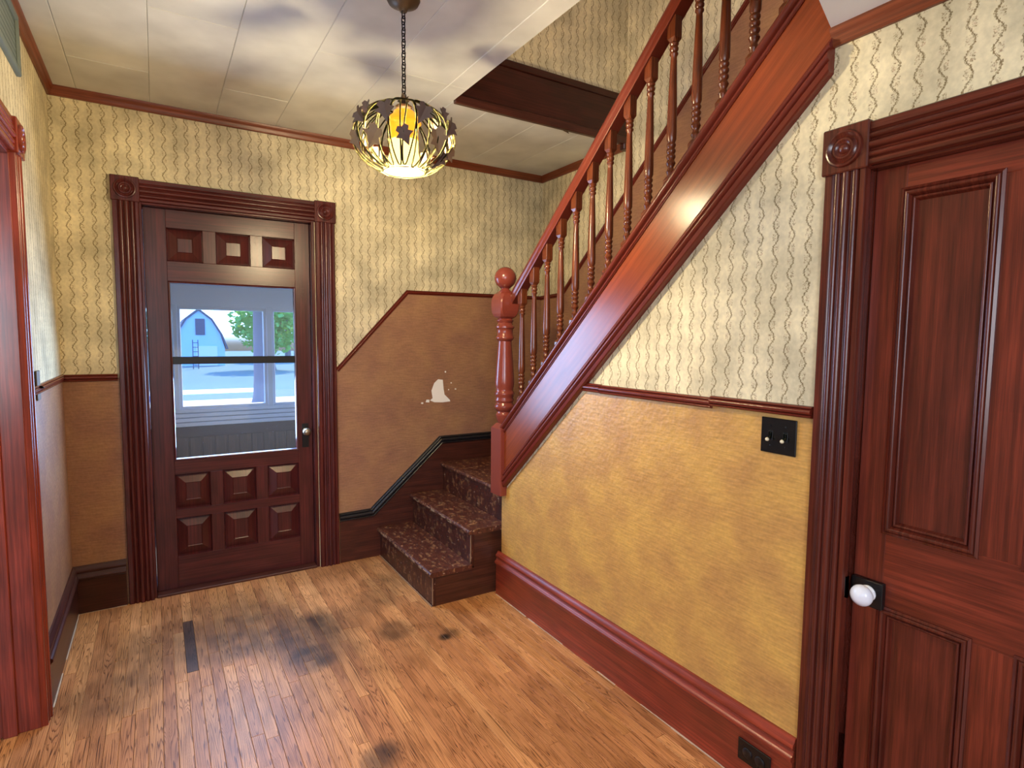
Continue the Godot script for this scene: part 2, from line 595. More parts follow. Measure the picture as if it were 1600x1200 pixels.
	M.porch_wood = grained(Color(0.34, 0.25, 0.20), streak, 1, 0.6, 6.0, 1.2)
	M.porch_dark = mat(Color(0.22, 0.14, 0.14), 0.6)
	M.porch_floor = mat(Color(0.40, 0.38, 0.37), 0.8)
	M.snow = mat(Color(0.93, 0.93, 0.92), 0.8)  # sunlight on the road strip, put into a near-white colour
	M.lawn = mat(Color(0.24, 0.40, 0.36), 0.9)
	M.road = mat(Color(0.30, 0.42, 0.60), 0.9)
	M.barn = mat(Color(0.62, 0.76, 0.88), 0.8)
	M.barn_roof = mat(Color(0.22, 0.28, 0.36), 0.8)
	M.bark = mat(Color(0.40, 0.38, 0.38), 0.9)
	M.foliage = mat(Color(0.36, 0.60, 0.26), 0.8)
	M.foliage.backlight_enabled = true
	M.foliage.backlight = Color(0.4, 0.6, 0.2)

func rotated(t: ImageTexture) -> Image:
	var im := t.get_image().duplicate() as Image
	im.rotate_90(CLOCKWISE)
	return im

# ---------------------------------------------------------------- profiles (n up the wall, h out of it)
func bead(pr: Array, n0: float, n1: float, h0: float, h1: float, k := 6) -> void:   # a half-round between n0 and n1
	for i in k + 1:
		var a := PI * i / k
		pr.append(Vector2(lerpf(n0, n1, (1 - cos(a)) / 2), h0 + (h1 - h0) * sin(a)))

func casing_profile(w: float) -> Array:
	var s := w / 0.12
	var pr := [Vector2(0, 0), Vector2(0, 0.018), Vector2(0.004 * s, 0.022), Vector2(0.016 * s, 0.022), Vector2(0.020 * s, 0.016)]
	bead(pr, 0.022 * s, 0.040 * s, 0.015, 0.024)
	pr.append(Vector2(0.043 * s, 0.014))
	bead(pr, 0.045 * s, 0.068 * s, 0.015, 0.028)
	pr.append(Vector2(0.071 * s, 0.014))
	bead(pr, 0.073 * s, 0.091 * s, 0.015, 0.024)
	pr.append_array([Vector2(0.094 * s, 0.016), Vector2(0.098 * s, 0.021), Vector2(0.117 * s, 0.021), Vector2(0.12 * s, 0.018), Vector2(0.12 * s, 0)])
	return pr

func rosette(st: SurfaceTool, c: Vector3, size: float) -> void:   # corner block with turned rings, facing +z
	box(st, c + Vector3(-size / 2, -size / 2, 0), c + Vector3(size / 2, size / 2, 0.030), 0.003)
	var r := size * 0.40
	var pr := [Vector2(r, 0.0), Vector2(r, 0.002), Vector2(r * 0.95, 0.007), Vector2(r * 0.86, 0.008), Vector2(r * 0.78, 0.004), Vector2(r * 0.70, 0.001), Vector2(r * 0.62, 0.003), Vector2(r * 0.55, 0.008), Vector2(r * 0.46, 0.008), Vector2(r * 0.38, 0.003), Vector2(r * 0.30, 0.002), Vector2(r * 0.24, 0.006), Vector2(r * 0.12, 0.010), Vector2(0, 0.011)]
	lathe(st, pr, Transform3D(Basis(Vector3.RIGHT, PI / 2), c + Vector3(0, 0, 0.030)), 28)

func baseboard_profile(h: float) -> Array:
	var pr := [Vector2(0, 0), Vector2(0, 0.020), Vector2(h - 0.075, 0.020), Vector2(h - 0.070, 0.024)]
	bead(pr, h - 0.068, h - 0.050, 0.023, 0.030, 5)
	pr.append_array([Vector2(h - 0.046, 0.020), Vector2(h - 0.036, 0.016), Vector2(h - 0.030, 0.022), Vector2(h - 0.018, 0.022), Vector2(h - 0.010, 0.014), Vector2(h, 0.010), Vector2(h, 0)])
	return pr

func rail_profile(h: float, d: float) -> Array:   # chair rail or cap: three rounds
	var pr := [Vector2(-h / 2, 0), Vector2(-h / 2, d * 0.45)]
	bead(pr, -h * 0.48, -h * 0.22, d * 0.5, d * 0.8, 4)
	bead(pr, -h * 0.2, h * 0.24, d * 0.6, d, 6)
	bead(pr, h * 0.26, h * 0.46, d * 0.5, d * 0.75, 4)
	pr.append_array([Vector2(h / 2, d * 0.4), Vector2(h / 2, 0)])
	return pr

func crown_profile() -> Array:
	return [Vector2(-0.022, 0), Vector2(-0.022, 0.010), Vector2(-0.016, 0.014), Vector2(-0.006, 0.015), Vector2(0.004, 0.020), Vector2(0.012, 0.026), Vector2(0.022, 0.028), Vector2(0.022, 0)]

const T_BACK := Transform3D.IDENTITY
func on_right(x: float) -> Transform3D:   # local x = z, y, local z = -x: a wall that faces -x
	return Transform3D(Basis(Vector3(0, 0, 1), Vector3(0, 1, 0), Vector3(-1, 0, 0)), Vector3(x, 0, 0))
func on_left(x: float) -> Transform3D:    # local x = -z, y, local z = x: a wall that faces +x
	return Transform3D(Basis(Vector3(0, 0, -1), Vector3(0, 1, 0), Vector3(1, 0, 0)), Vector3(x, 0, 0))

# ---------------------------------------------------------------- scene
func _ready() -> void:
	rng.seed = 4
	var cam := Camera3D.new()
	cam.name = "camera"
	cam.position = Vector3(-1.5626, 1.4027, 3.5284)
	cam.rotation = Vector3(-0.0795, -0.5519, 0.009)
	cam.fov = rad_to_deg(2.0 * atan(600.0 / 900.2))
	cam.near = 0.05
	add_child(cam)
	cam.current = true
	var we := WorldEnvironment.new()
	we.name = "environment"
	var env := Environment.new()
	env.tonemap_mode = Environment.TONE_MAPPER_LINEAR
	env.tonemap_exposure = 1.08
	env.background_mode = Environment.BG_SKY
	var sky := Sky.new()
	var sm := ProceduralSkyMaterial.new()
	sm.sky_top_color = Color(0.32, 0.55, 0.95)
	sm.sky_horizon_color = Color(0.66, 0.82, 1.0)
	sm.ground_bottom_color = Color(0.3, 0.3, 0.3)
	sm.ground_horizon_color = Color(0.6, 0.65, 0.7)
	sm.sky_energy_multiplier = 2.2
	sky.sky_material = sm
	env.sky = sky
	env.sdfgi_enabled = true
	env.ssao_enabled = true
	env.ssil_enabled = true
	we.environment = env
	add_child(we)
	var sun := DirectionalLight3D.new()
	sun.name = "sun"
	sun.light_energy = 2.6
	sun.light_color = Color(1.0, 0.95, 0.85)
	sun.rotation_degrees = Vector3(-48, 150, 0)
	sun.shadow_enabled = true
	add_child(sun)
	area("door_daylight", Vector3(-1.183, 1.2, -0.044), Vector3(0, 0, 0), Vector2(0.62, 0.94), Color(0.64, 0.80, 1.0), 3.2, Vector3(-1.0, 1.1, 3))
	area("side_room_daylight", Vector3(-4.40, 1.5, 4.15), Vector3.ZERO, Vector2(1.2, 1.4), Color(0.92, 0.96, 1.0), 2.0, Vector3(0, 1.2, 2.6))
	area("rear_fill", Vector3(-2.75, 1.55, 5.40), Vector3.ZERO, Vector2(1.2, 1.3), Color(0.97, 0.98, 1.0), 6.0, Vector3(-0.9, 1.2, 1.4))  # added fill light, placed at an unseen window behind the camera
	area("upstairs_fill", Vector3(-2.05, 4.0, 3.2), Vector3.ZERO, Vector2(1.0, 1.2), Color(1.0, 0.86, 0.64), 3.4, Vector3(0.4, 4.0, 0.9))  # added warm fill to brighten the upstairs wall, source unseen
	make_materials()
	build_shell()
	build_front_door()
	build_closet_door()
	build_stairs()
	build_railing()
	build_lamp()
	build_fittings()
	build_outside()

func area(called: String, at: Vector3, _r: Vector3, size: Vector2, c: Color, e: float, to: Vector3) -> void:
	var l := AreaLight3D.new()
	l.name = called
	l.area_size = size
	l.light_color = c
	l.light_energy = e
	l.area_range = 12.0
	l.shadow_enabled = true
	add_child(l)
	l.look_at_from_position(at, Vector3(to.x, at.y, to.z) if called != "door_daylight" else at + Vector3(0, -0.42, 1), Vector3.UP)

func build_shell() -> void:
	# floor: strip boards along z
	var st := begin()
	box(st, Vector3(-4.6, -0.12, -0.12), Vector3(1.0, -0.012, 5.6))
	var fl := wall("floor", st, M.subfloor, "hall floor of narrow worn oak boards with dark stains", "floor")
	var w := 0.0435
	var variants := {}
	var x := -2.372
	var count := 0
	while x < 0.02:
		var z := 0.0
		if x > -0.38: z = 0.80
		if x < XL - 0.03: z = 0.20
		var first := true
		while z < 3.25:
			var l := rng.randf_range(0.45, 1.35)
			if first: l *= rng.randf_range(0.4, 1.0)
			first = false
			if z + l > 3.0: l = 3.3 - z
			var burnt := absf(x + 1.502) < w * 0.5 and z < 0.3
			if absf(x + 1.502) < w * 0.5:
				if z == 0.0: l = 0.37
				elif absf(z - 0.37) < 0.01: l = 0.50; burnt = true
			var b := begin()
			plank(b, w, l)
			var m: Material = M.plank_burnt if burnt and z > 0.2 else M.planks[rng.randi_range(0, 11)]
			var o := obj("plank", b, m, fl)
			o.position = Vector3(x, rng.randf_range(-0.0006, 0.0), z)
			z += l
			count += 1
		x += w
	var rest := begin()
	box(rest, Vector3(-4.6, -0.012, 3.301), Vector3(1.0, -0.001, 5.6))
	box(rest, Vector3(-4.6, -0.012, 0.2), Vector3(-2.374, -0.001, 3.30))
	obj("floor_boards", rest, M.planks[1], fl)

	# ceiling
	st = begin()
	box(st, Vector3(-2.2, HC + 0.008, -0.15), Vector3(-0.278, 2.827, 3.6))
	box(st, Vector3(-0.277, HC + 0.008, -0.15), Vector3(XS + 0.1, 2.827, 0.866))
	var ce := wall("ceiling", st, M.ceiling_body, "smudged off-white ceiling of long fibreboard tiles above the hall", "ceiling")
	var seams := [-1.963, -1.849, -1.553, -1.257, -0.963, -0.668, -0.374, -0.278]
	for i in seams.size() - 1:
		var cuts := [0.0, 1.02, 2.24, 3.46] if i != 3 and i != 1 else [0.0, 0.41, 1.63, 2.85, 3.46]
		if i == 6: cuts = [0.0, 1.02, 2.24, 3.46]
		for j in cuts.size() - 1:
			tile(ce, seams[i], seams[i + 1], cuts[j], cuts[j + 1])
	var far := [-0.277, -0.072, 0.234, 0.529, 0.855]
	for i in far.size() - 1:
		tile(ce, far[i], far[i + 1], 0.0, 0.866)
	# a lower soffit near the camera
	st = begin()
	var low := PackedVector2Array([Vector2(-0.001, 2.606), Vector2(-0.30, 2.716), Vector2(-1.0, 2.97), Vector2(-2.1, 3.37), Vector2(-2.1, 5.5), Vector2(-0.001, 5.5)])
	prism(st, low, Transform3D(Basis(Vector3(1, 0, 0), Vector3(0, 0, 1), Vector3(0, -1, 0)), Vector3.ZERO), -2.80, -2.222)
	wall("ceiling_lower", st, M.soffit, "pale lower ceiling just above the panelled closet door", "ceiling")

	# back wall with the front door opening
	st = begin()
	box(st, Vector3(-2.3, -0.1, -0.15), Vector3(-1.618, HC + 0.05, 0))
	box(st, Vector3(-0.766, -0.1, -0.15), Vector3(1.0, HC + 0.05, 0))
	box(st, Vector3(-1.618, 2.072, -0.15), Vector3(-0.766, HC + 0.05, 0))
	var wb := wall("wall_back", st, M.wallpaper, "wall round the front door with vine-striped wallpaper over brown dado", "wall")
	st = begin()
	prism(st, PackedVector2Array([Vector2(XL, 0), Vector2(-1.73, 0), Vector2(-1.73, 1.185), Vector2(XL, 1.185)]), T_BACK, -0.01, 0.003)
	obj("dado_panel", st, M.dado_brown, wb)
	st = begin()
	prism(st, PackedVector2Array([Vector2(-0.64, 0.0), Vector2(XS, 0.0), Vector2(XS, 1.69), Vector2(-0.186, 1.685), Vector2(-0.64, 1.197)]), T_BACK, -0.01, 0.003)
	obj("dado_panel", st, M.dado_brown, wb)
	torn_patch(wb)

	# left wall with an opening
	st = begin()
	box(st, Vector3(-2.105, -0.1, -0.15), Vector3(XL, HC + 0.05, 0.975))
	box(st, Vector3(-2.105, 2.00, 0.975), Vector3(XL, HC + 0.05, 1.90))
	box(st, Vector3(-2.105, -0.1, 1.90), Vector3(XL, HC + 0.05, 2.2))
	box(st, Vector3(-2.105, 2.20, 2.2), Vector3(XL, HC + 0.05, 5.5))
	var wl := wall("wall_left", st, M.wallpaper, "narrow strip of wallpapered wall between left doorway casing and corner", "wall")
	st = begin()
	box(st, Vector3(XL - 0.01, 0, 0.001), Vector3(XL + 0.003, 1.185, 0.88))
	obj("dado_panel", st, M.dado_brown, wl)

	# partition under the stairs (faces -x)
	var tr := on_right(0.0)
	st = begin()
	var top := func(z: float) -> float: return 0.915 + SL * (z - 0.93)
	prism(st, PackedVector2Array([Vector2(0.90, -0.1), Vector2(2.722, -0.1), Vector2(2.722, 1.842), Vector2(3.36, 1.842), Vector2(3.36, -0.1), Vector2(5.6, -0.1), Vector2(5.6, 2.75), Vector2(2.62, 2.75), Vector2(2.62, top.call(2.62)), Vector2(0.90, top.call(0.90))]), tr, -0.09, 0.0)
	var wr := wall("wall_right", st, M.wallpaper, "cream vine wallpaper over golden-brown dado on the wall under the stairs", "wall")
	st = begin()
	prism(st, PackedVector2Array([Vector2(0.90, 0.0), Vector2(2.62, 0.0), Vector2(2.62, 1.195), Vector2(1.62, 1.195), Vector2(0.90, 0.56)]), tr, -0.01, 0.002)
	obj("dado_panel", st, M.dado_gold, wr)

	# wall beside the stairs (faces -x), going on upstairs
	st = begin()
	box(st, Vector3(XS, -0.1, -0.15), Vector3(XS + 0.1, 5.2, 5.6))
	var ws := wall("wall_stair", st, M.wallpaper, "wallpapered wall behind the balusters with a brown dado following the stairs", "wall")
	st = begin()
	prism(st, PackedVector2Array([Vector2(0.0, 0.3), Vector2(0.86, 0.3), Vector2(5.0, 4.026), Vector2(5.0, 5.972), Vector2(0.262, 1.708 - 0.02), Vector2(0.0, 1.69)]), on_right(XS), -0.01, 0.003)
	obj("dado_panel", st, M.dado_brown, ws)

	# upstairs: end wall over the fascia, closing walls and ceiling
	st = begin()
	box(st, Vector3(-2.2, 2.83, 0.76), Vector3(XS, 5.2, 0.866))
	wall("wall_upper", st, M.wallpaper, "upstairs wall of faded vine wallpaper seen through the stairwell opening", "wall")
	st = begin()
	box(st, Vector3(-2.3, 2.75, 0.7), Vector3(-2.2, 5.2, 2.6))
	box(st, Vector3(-2.3, 2.75, 3.8), Vector3(-2.2, 5.2, 5.6))
	box(st, Vector3(-2.3, 2.75, 2.6), Vector3(-2.2, 3.4, 3.8))
	box(st, Vector3(-2.3, 4.6, 2.6), Vector3(-2.2, 5.2, 3.8))
	box(st, Vector3(-2.3, 2.75, 5.6), Vector3(XS + 0.1, 5.2, 5.7))
	box(st, Vector3(-2.2, 2.80, 3.6), Vector3(-0.002, 2.83, 5.6))
	wall("wall_upstairs", st, M.plaster, "plain upstairs walls beyond the stairwell", "wall")
	st = begin()
	box(st, Vector3(-2.3, 5.2, 0.6), Vector3(XS + 0.1, 5.3, 5.7))
	wall("ceiling_upper", st, M.plaster, "plain ceiling of the upper floor", "ceiling")
	# rear wall with an unseen window added for fill, side room with a window
	st = begin()
	box(st, Vector3(-4.6, -0.1, 5.5), Vector3(-3.4, 2.8, 5.6))
	box(st, Vector3(-2.1, -0.1, 5.5), Vector3(0.0, 2.8, 5.6))
	box(st, Vector3(-3.4, -0.1, 5.5), Vector3(-2.1, 0.85, 5.6))
	box(st, Vector3(-3.4, 2.25, 5.5), Vector3(-2.1, 2.8, 5.6))
	wall("wall_rear", st, M.plaster, "plain wall with an added window behind the camera", "wall")
	st = begin()
	box(st, Vector3(-4.6, -0.1, 0.1), Vector3(-4.5, 2.8, 3.5))
	box(st, Vector3(-4.6, -0.1, 4.8), Vector3(-4.5, 2.8, 5.5))
	box(st, Vector3(-4.6, -0.1, 3.5), Vector3(-4.5, 0.75, 4.8))
	box(st, Vector3(-4.6, 2.25, 3.5), Vector3(-4.5, 2.8, 4.8))
	box(st, Vector3(-4.6, -0.1, 0.1), Vector3(-2.1, 2.8, 0.2))
	box(st, Vector3(-4.6, 2.6, 0.1), Vector3(-2.1, 2.8, 5.6))
	wall("wall_side_room", st, M.plaster, "plain walls of the room through the left doorway", "wall")

	mouldings()

func plank(st: SurfaceTool, w: float, l: float) -> void:   # a board with eased edges, top at y = 0
	var g := 0.0004
	var c := 0.0008
	var lo := Vector3(g, -0.012, g)
	var hi := Vector3(w - g, 0, l - g)
	var a := [Vector3(lo.x, -c, lo.z), Vector3(lo.x, -c, hi.z), Vector3(hi.x, -c, hi.z), Vector3(hi.x, -c, lo.z)]
	var b := [Vector3(lo.x + c, 0, lo.z + c), Vector3(lo.x + c, 0, hi.z - c), Vector3(hi.x - c, 0, hi.z - c), Vector3(hi.x - c, 0, lo.z + c)]
	quad(st, b[0], b[1], b[2], b[3])
	for i in 4:
		var j := (i + 1) % 4
		quad(st, a[i], a[j], b[j], b[i])
		var d: Vector3 = a[i]
		var e: Vector3 = a[j]
		quad(st, Vector3(d.x, lo.y, d.z), Vector3(e.x, lo.y, e.z), e, d)

func tile(parent: Node, x0: float, x1: float, z0: float, z1: float) -> void:
	var st := begin()
	var g := 0.0004
	var lo := Vector3(x0 + g, HC, z0 + g)
	var hi := Vector3(x1 - g, HC + 0.0085, z1 - g)
	box(st, lo, hi, 0.0022)
	obj("ceiling_tile", st, M.tiles[rng.randi_range(0, 2)], parent)

func torn_patch(parent: Node) -> void:
	var st := begin()
	var shapes := [
		[[-0.03, 0.985], [-0.012, 1.0], [-0.02, 1.05], [0.0, 1.10], [0.028, 1.125], [0.062, 1.12], [0.068, 1.06], [0.075, 1.02], [0.112, 0.985], [0.118, 0.972], [0.06, 0.968], [0.0, 0.972]],
		[[-0.062, 0.975], [-0.055, 0.992], [-0.034, 0.99], [-0.036, 0.972]],
		[[-0.095, 0.966], [-0.092, 0.976], [-0.078, 0.974], [-0.08, 0.964]],
		[[0.075, 1.17], [0.079, 1.18], [0.088, 1.176], [0.085, 1.166]],
		[[0.118, 1.095], [0.121, 1.102], [0.13, 1.1], [0.127, 1.092]],
		[[0.15, 1.052], [0.153, 1.06], [0.163, 1.057], [0.16, 1.049]],
		[[0.10, 1.05], [0.103, 1.056], [0.11, 1.054], [0.107, 1.047]]]
	for s in shapes:
		var p := PackedVector2Array()
		for q in s: p.append(Vector2(q[0], q[1]))
		prism(st, p, T_BACK, 0.001, 0.0042)
	obj("torn_patch", st, M.torn, parent).set_meta("label", "torn whitish patch of bare plaster")

func strip(called: String, label: String, cat: String, pr: Array, path: Array, t: Transform3D, m: Material) -> MeshInstance3D:
	var st := begin()
	sweep(st, pr, path, Transform3D.IDENTITY)
	var o := obj(called, st, m)
	o.transform = t
	o.set_meta("label", label)
	o.set_meta("category", cat)
	o.set_meta("kind", "structure")
	return o

func paint_line(parent: Node3D, x0: float, x1: float) -> void:   # ragged line of old paint along the foot of a board
	var st := begin()
	var x := x0
	while x < x1 - 0.01:
		var l := minf(rng.randf_range(0.02, 0.12), x1 - x)
		if rng.randf() < 0.88:
			box(st, Vector3(x, 0.0, 0.019), Vector3(x + l, rng.randf_range(0.001, 0.003), 0.0215 + rng.randf_range(0.001, 0.004)))
		x += l
	obj("paint_line", st, M.paint_edge, parent)

func mouldings() -> void:
	var tr := on_right(0.0)
	var tl := on_left(XL)
	var ts := on_right(XS)
	# baseboards
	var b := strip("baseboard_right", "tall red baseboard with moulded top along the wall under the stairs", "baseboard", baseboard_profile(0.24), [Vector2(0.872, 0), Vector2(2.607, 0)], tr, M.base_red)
	paint_line(b, 0.88, 2.6)
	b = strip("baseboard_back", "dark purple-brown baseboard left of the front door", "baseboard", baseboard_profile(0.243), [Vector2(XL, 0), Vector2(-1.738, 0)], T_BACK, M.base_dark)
	paint_line(b, XL, -1.74)
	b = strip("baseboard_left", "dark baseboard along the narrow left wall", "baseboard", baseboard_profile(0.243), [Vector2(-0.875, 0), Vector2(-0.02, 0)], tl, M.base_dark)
	paint_line(b, -0.87, -0.02)
	# stair skirt and its black cap on the back wall
	var st := begin()
	prism(st, PackedVector2Array([Vector2(-0.636, 0), Vector2(XS, 0), Vector2(XS, 0.72), Vector2(0.045, 0.72), Vector2(-0.43, 0.285), Vector2(-0.636, 0.282)]), T_BACK, 0.0, 0.012)
	var sk := wall("baseboard_stair", st, M.skirt, "brown skirt board climbing the back wall beside the lower steps", "baseboard")
	st = begin()
	sweep(st, rail_profile(0.052, 0.032), [Vector2(-0.637, 0.287), Vector2(-0.432, 0.290), Vector2(0.045, 0.716), Vector2(XS, 0.716)])
	obj("black_cap", st, M.black_paint, sk).set_meta("label", "black moulded cap")
	# dado caps
	strip("trim_1", "dark chair rail sloping up and levelling off over brown dado beside front door", "chair rail", rail_profile(0.026, 0.016), [Vector2(-0.638, 1.199), Vector2(-0.186, 1.689), Vector2(XS, 1.697)], T_BACK, M.mould)
	strip("trim_2", "dark chair rail rising along the wall behind the balusters", "chair rail", rail_profile(0.030, 0.016), [Vector2(0.0, 1.697), Vector2(0.262, 1.708), Vector2(4.9, 5.88)], ts, M.mould)
	strip("trim_3", "short level chair rail between left corner and front door casing", "chair rail", rail_profile(0.034, 0.018), [Vector2(XL, 1.188), Vector2(-1.737, 1.188)], T_BACK, M.mould)
	strip("trim_4", "reddish chair rail along the narrow left wall", "chair rail", rail_profile(0.034, 0.016), [Vector2(-0.875, 1.19), Vector2(0, 1.19)], tl, M.mould)
	# right chair rail: three pieces that do not quite line up
	var cr := struct("trim_5", "maroon chair rail in mismatched pieces beneath the light wallpaper on the right", "chair rail", Vector3.ZERO)
	for q in [[1.56, 1.70, 1.197, 0.030], [1.70, 2.262, 1.195, 0.028], [2.262, 2.608, 1.202, 0.036]]:
		st = begin()
		sweep(st, rail_profile(0.036 if q[0] < 2.2 else 0.034, q[3] * 0.7), [Vector2(q[0], q[2]), Vector2(q[1], q[2])], tr)
		obj("rail_piece", st, M.mould, cr)
	# crowns
	strip("trim_6", "red-brown crown moulding over the front door wall", "crown moulding", crown_profile(), [Vector2(XL, HC - 0.022), Vector2(XS, HC - 0.022)], T_BACK, M.crown)
	strip("trim_7", "dark crown moulding over the narrow left wall", "crown moulding", crown_profile(), [Vector2(-3.3, HC - 0.022), Vector2(0, HC - 0.022)], tl, M.crown)
	strip("trim_8", "short crown moulding behind the handrail on the stair wall", "crown moulding", crown_profile(), [Vector2(0, HC - 0.022), Vector2(0.866, HC - 0.022)], ts, M.crown)
	strip("trim_9", "orange-brown crown moulding over the closet door wall", "crown moulding", crown_profile(), [Vector2(2.612, 2.200), Vector2(5.4, 2.200)], tr, M.crown)
	# fascia of the stairwell opening
	st = begin()
	box(st, Vector3(-0.277, HC - 0.004, 0.866), Vector3(XS, 2.79, 0.884), 0.002)
	var fa := wall("trim_10", st, M.fascia, "dark maroon fascia board at the end of the stairwell opening", "trim")
	st = begin()
	box(st, Vector3(-0.277, 2.79, 0.866), Vector3(XS, 2.828, 0.892), 0.004)
	obj("upper_ledge", st, M.fascia, fa)
	st = begin()
	box(st, Vector3(-0.277, HC - 0.014, 0.866), Vector3(XS, HC + 0.028, 0.893), 0.003)
	obj("lower_bead", st, M.base_dark, fa)
	st = begin()
	box(st, Vector3(XS - 0.045, HC - 0.05, 0.866), Vector3(XS, HC - 0.015, 0.905), 0.004)
	obj("end_bracket", st, M.fascia, fa)
	st = begin()
	prism(st, PackedVector2Array([Vector2(0.36, HC - 0.022), Vector2(0.385, HC - 0.010), Vector2(0.40, HC - 0.030)]), Transform3D(Basis.IDENTITY, Vector3(0.02, 0.0, 0.0)), 0.885, 0.887)
	obj("peeling_flake", st, M.antique, fa)

	# casing of the front door
	var fd := struct("trim_11", "fluted dark casing with rosette corner blocks round the front door", "door casing")
	var cw := 0.112
	casing_set(fd, -1.734, -0.638, 2.188, cw, 0.122, M.front_case_up, M.front_case_x)
	# jambs and threshold
	st = begin()
	box(st, Vector3(-1.626, 0, -0.15), Vector3(-1.606, 2.075, 0.004), 0.002)
	obj("jamb", st, M.front_case_up, fd)
	st = begin()
	box(st, Vector3(-0.776, 0, -0.15), Vector3(-0.758, 2.075, 0.004), 0.002)
	obj("jamb", st, M.front_case_up, fd)
	st = begin()
	box(st, Vector3(-1.606, 2.062, -0.15), Vector3(-0.776, 2.08, 0.004), 0.002)
	obj("head_jamb", st, M.front_case_x, fd)
	st = begin()
	box(st, Vector3(-1.606, -0.01, -0.16), Vector3(-0.776, 0.012, 0.012), 0.003)
	obj("threshold", st, M.skirt, fd)
	# casing of the closet door
	var cd := struct("trim_12", "fluted red-brown casing with bullseye corner block round the closet door", "door casing", Vector3.ZERO, tr.basis)
	casing_set(cd, 2.610, 3.472, 1.958, 0.108, 0.118, M.dark_up, M.dark_x)
	st = begin()
	box(st, Vector3(2.708, 0, -0.09), Vector3(2.722, 1.846, 0.004), 0.002)
	obj("jamb", st, M.dark_up, cd)
	st = begin()
	box(st, Vector3(2.722, 1.838, -0.09), Vector3(3.36, 1.85, 0.004), 0.002)
	obj("head_jamb", st, M.dark_x, cd)
	# casing and jamb of the left doorway
	var ld := struct("trim_13", "dark red casing and deep jamb of the doorway at the left edge", "door casing", Vector3(XL, 0, 0), tl.basis)
	casing_set(ld, -2.01, -0.872, 2.12, 0.108, 0.118, M.red_up, M.red_x)
	st = begin()
	box(st, Vector3(-0.990, 0, -0.145), Vector3(-0.972, 2.012, 0.004), 0.002)
	obj("jamb", st, M.red_up, ld)
	st = begin()
	box(st, Vector3(-1.002, 0, -0.10), Vector3(-0.990, 2.0, -0.06), 0.002)
	obj("door_stop", st, M.red_up, ld)
	st = begin()
	box(st, Vector3(-1.90, 1.995, -0.145), Vector3(-0.99, 2.012, 0.004), 0.002)
	obj("head_jamb", st, M.red_x, ld)
	st = begin()
	box(st, Vector3(-0.996, 0.20, -0.118), Vector3(-0.989, 0.28, -0.108), 0.002)
	obj("strike_plate", st, M.ivory, ld)

func casing_set(p: Node3D, x0: float, x1: float, top: float, w: float, blk: float, up: Material, side: Material) -> void:
	var o := (blk - w) / 2
	var st := begin()
	sweep(st, casing_profile(w), [Vector2(x0 + o + w, 0.0), Vector2(x0 + o + w, top - blk)])
	obj("side_casing", st, up, p)
	st = begin()
	sweep(st, casing_profile(w), [Vector2(x1 - o, 0.0), Vector2(x1 - o, top - blk)])
	obj("side_casing", st, up, p)
	st = begin()
	sweep(st, casing_profile(w), [Vector2(x0 + blk, top - blk + o), Vector2(x1 - blk, top - blk + o)])
	obj("head_casing", st, side, p)
	for c: float in [x0 + blk / 2, x1 - blk / 2]:
		st = begin()
		rosette(st, Vector3(c, top - blk / 2, 0), blk)
		obj("corner_block", st, up, p)

# a panel that rises to a flat centre inside a rectangular recess; face at z, recess depth d
func raised_panel(st: SurfaceTool, r: Rect2, z: float, d: float, slope: float, rise: float) -> void:
	var a := r.position
	var b := r.end
	var rings := [[0.0, z], [0.006, z - d], [slope, z - d + rise], [slope + 0.004, z - d + rise - 0.003]]
	for i in rings.size() - 1:
		var p := ring(a, b, rings[i][0], rings[i][1])
		var q := ring(a, b, rings[i + 1][0], rings[i + 1][1])
		for k in 4:
			quad(st, p[k], p[(k + 1) % 4], q[(k + 1) % 4], q[k])
	var t := ring(a, b, rings[-1][0], rings[-1][1])
	quad(st, t[0], t[1], t[2], t[3])
	var e := ring(a, b, -0.004, z - d - 0.012)
	quad(st, e[3], e[2], e[1], e[0])

func ring(a: Vector2, b: Vector2, i: float, z: float) -> Array:
	return [Vector3(a.x + i, a.y + i, z), Vector3(b.x - i, a.y + i, z), Vector3(b.x - i, b.y - i, z), Vector3(a.x + i, b.y - i, z)]

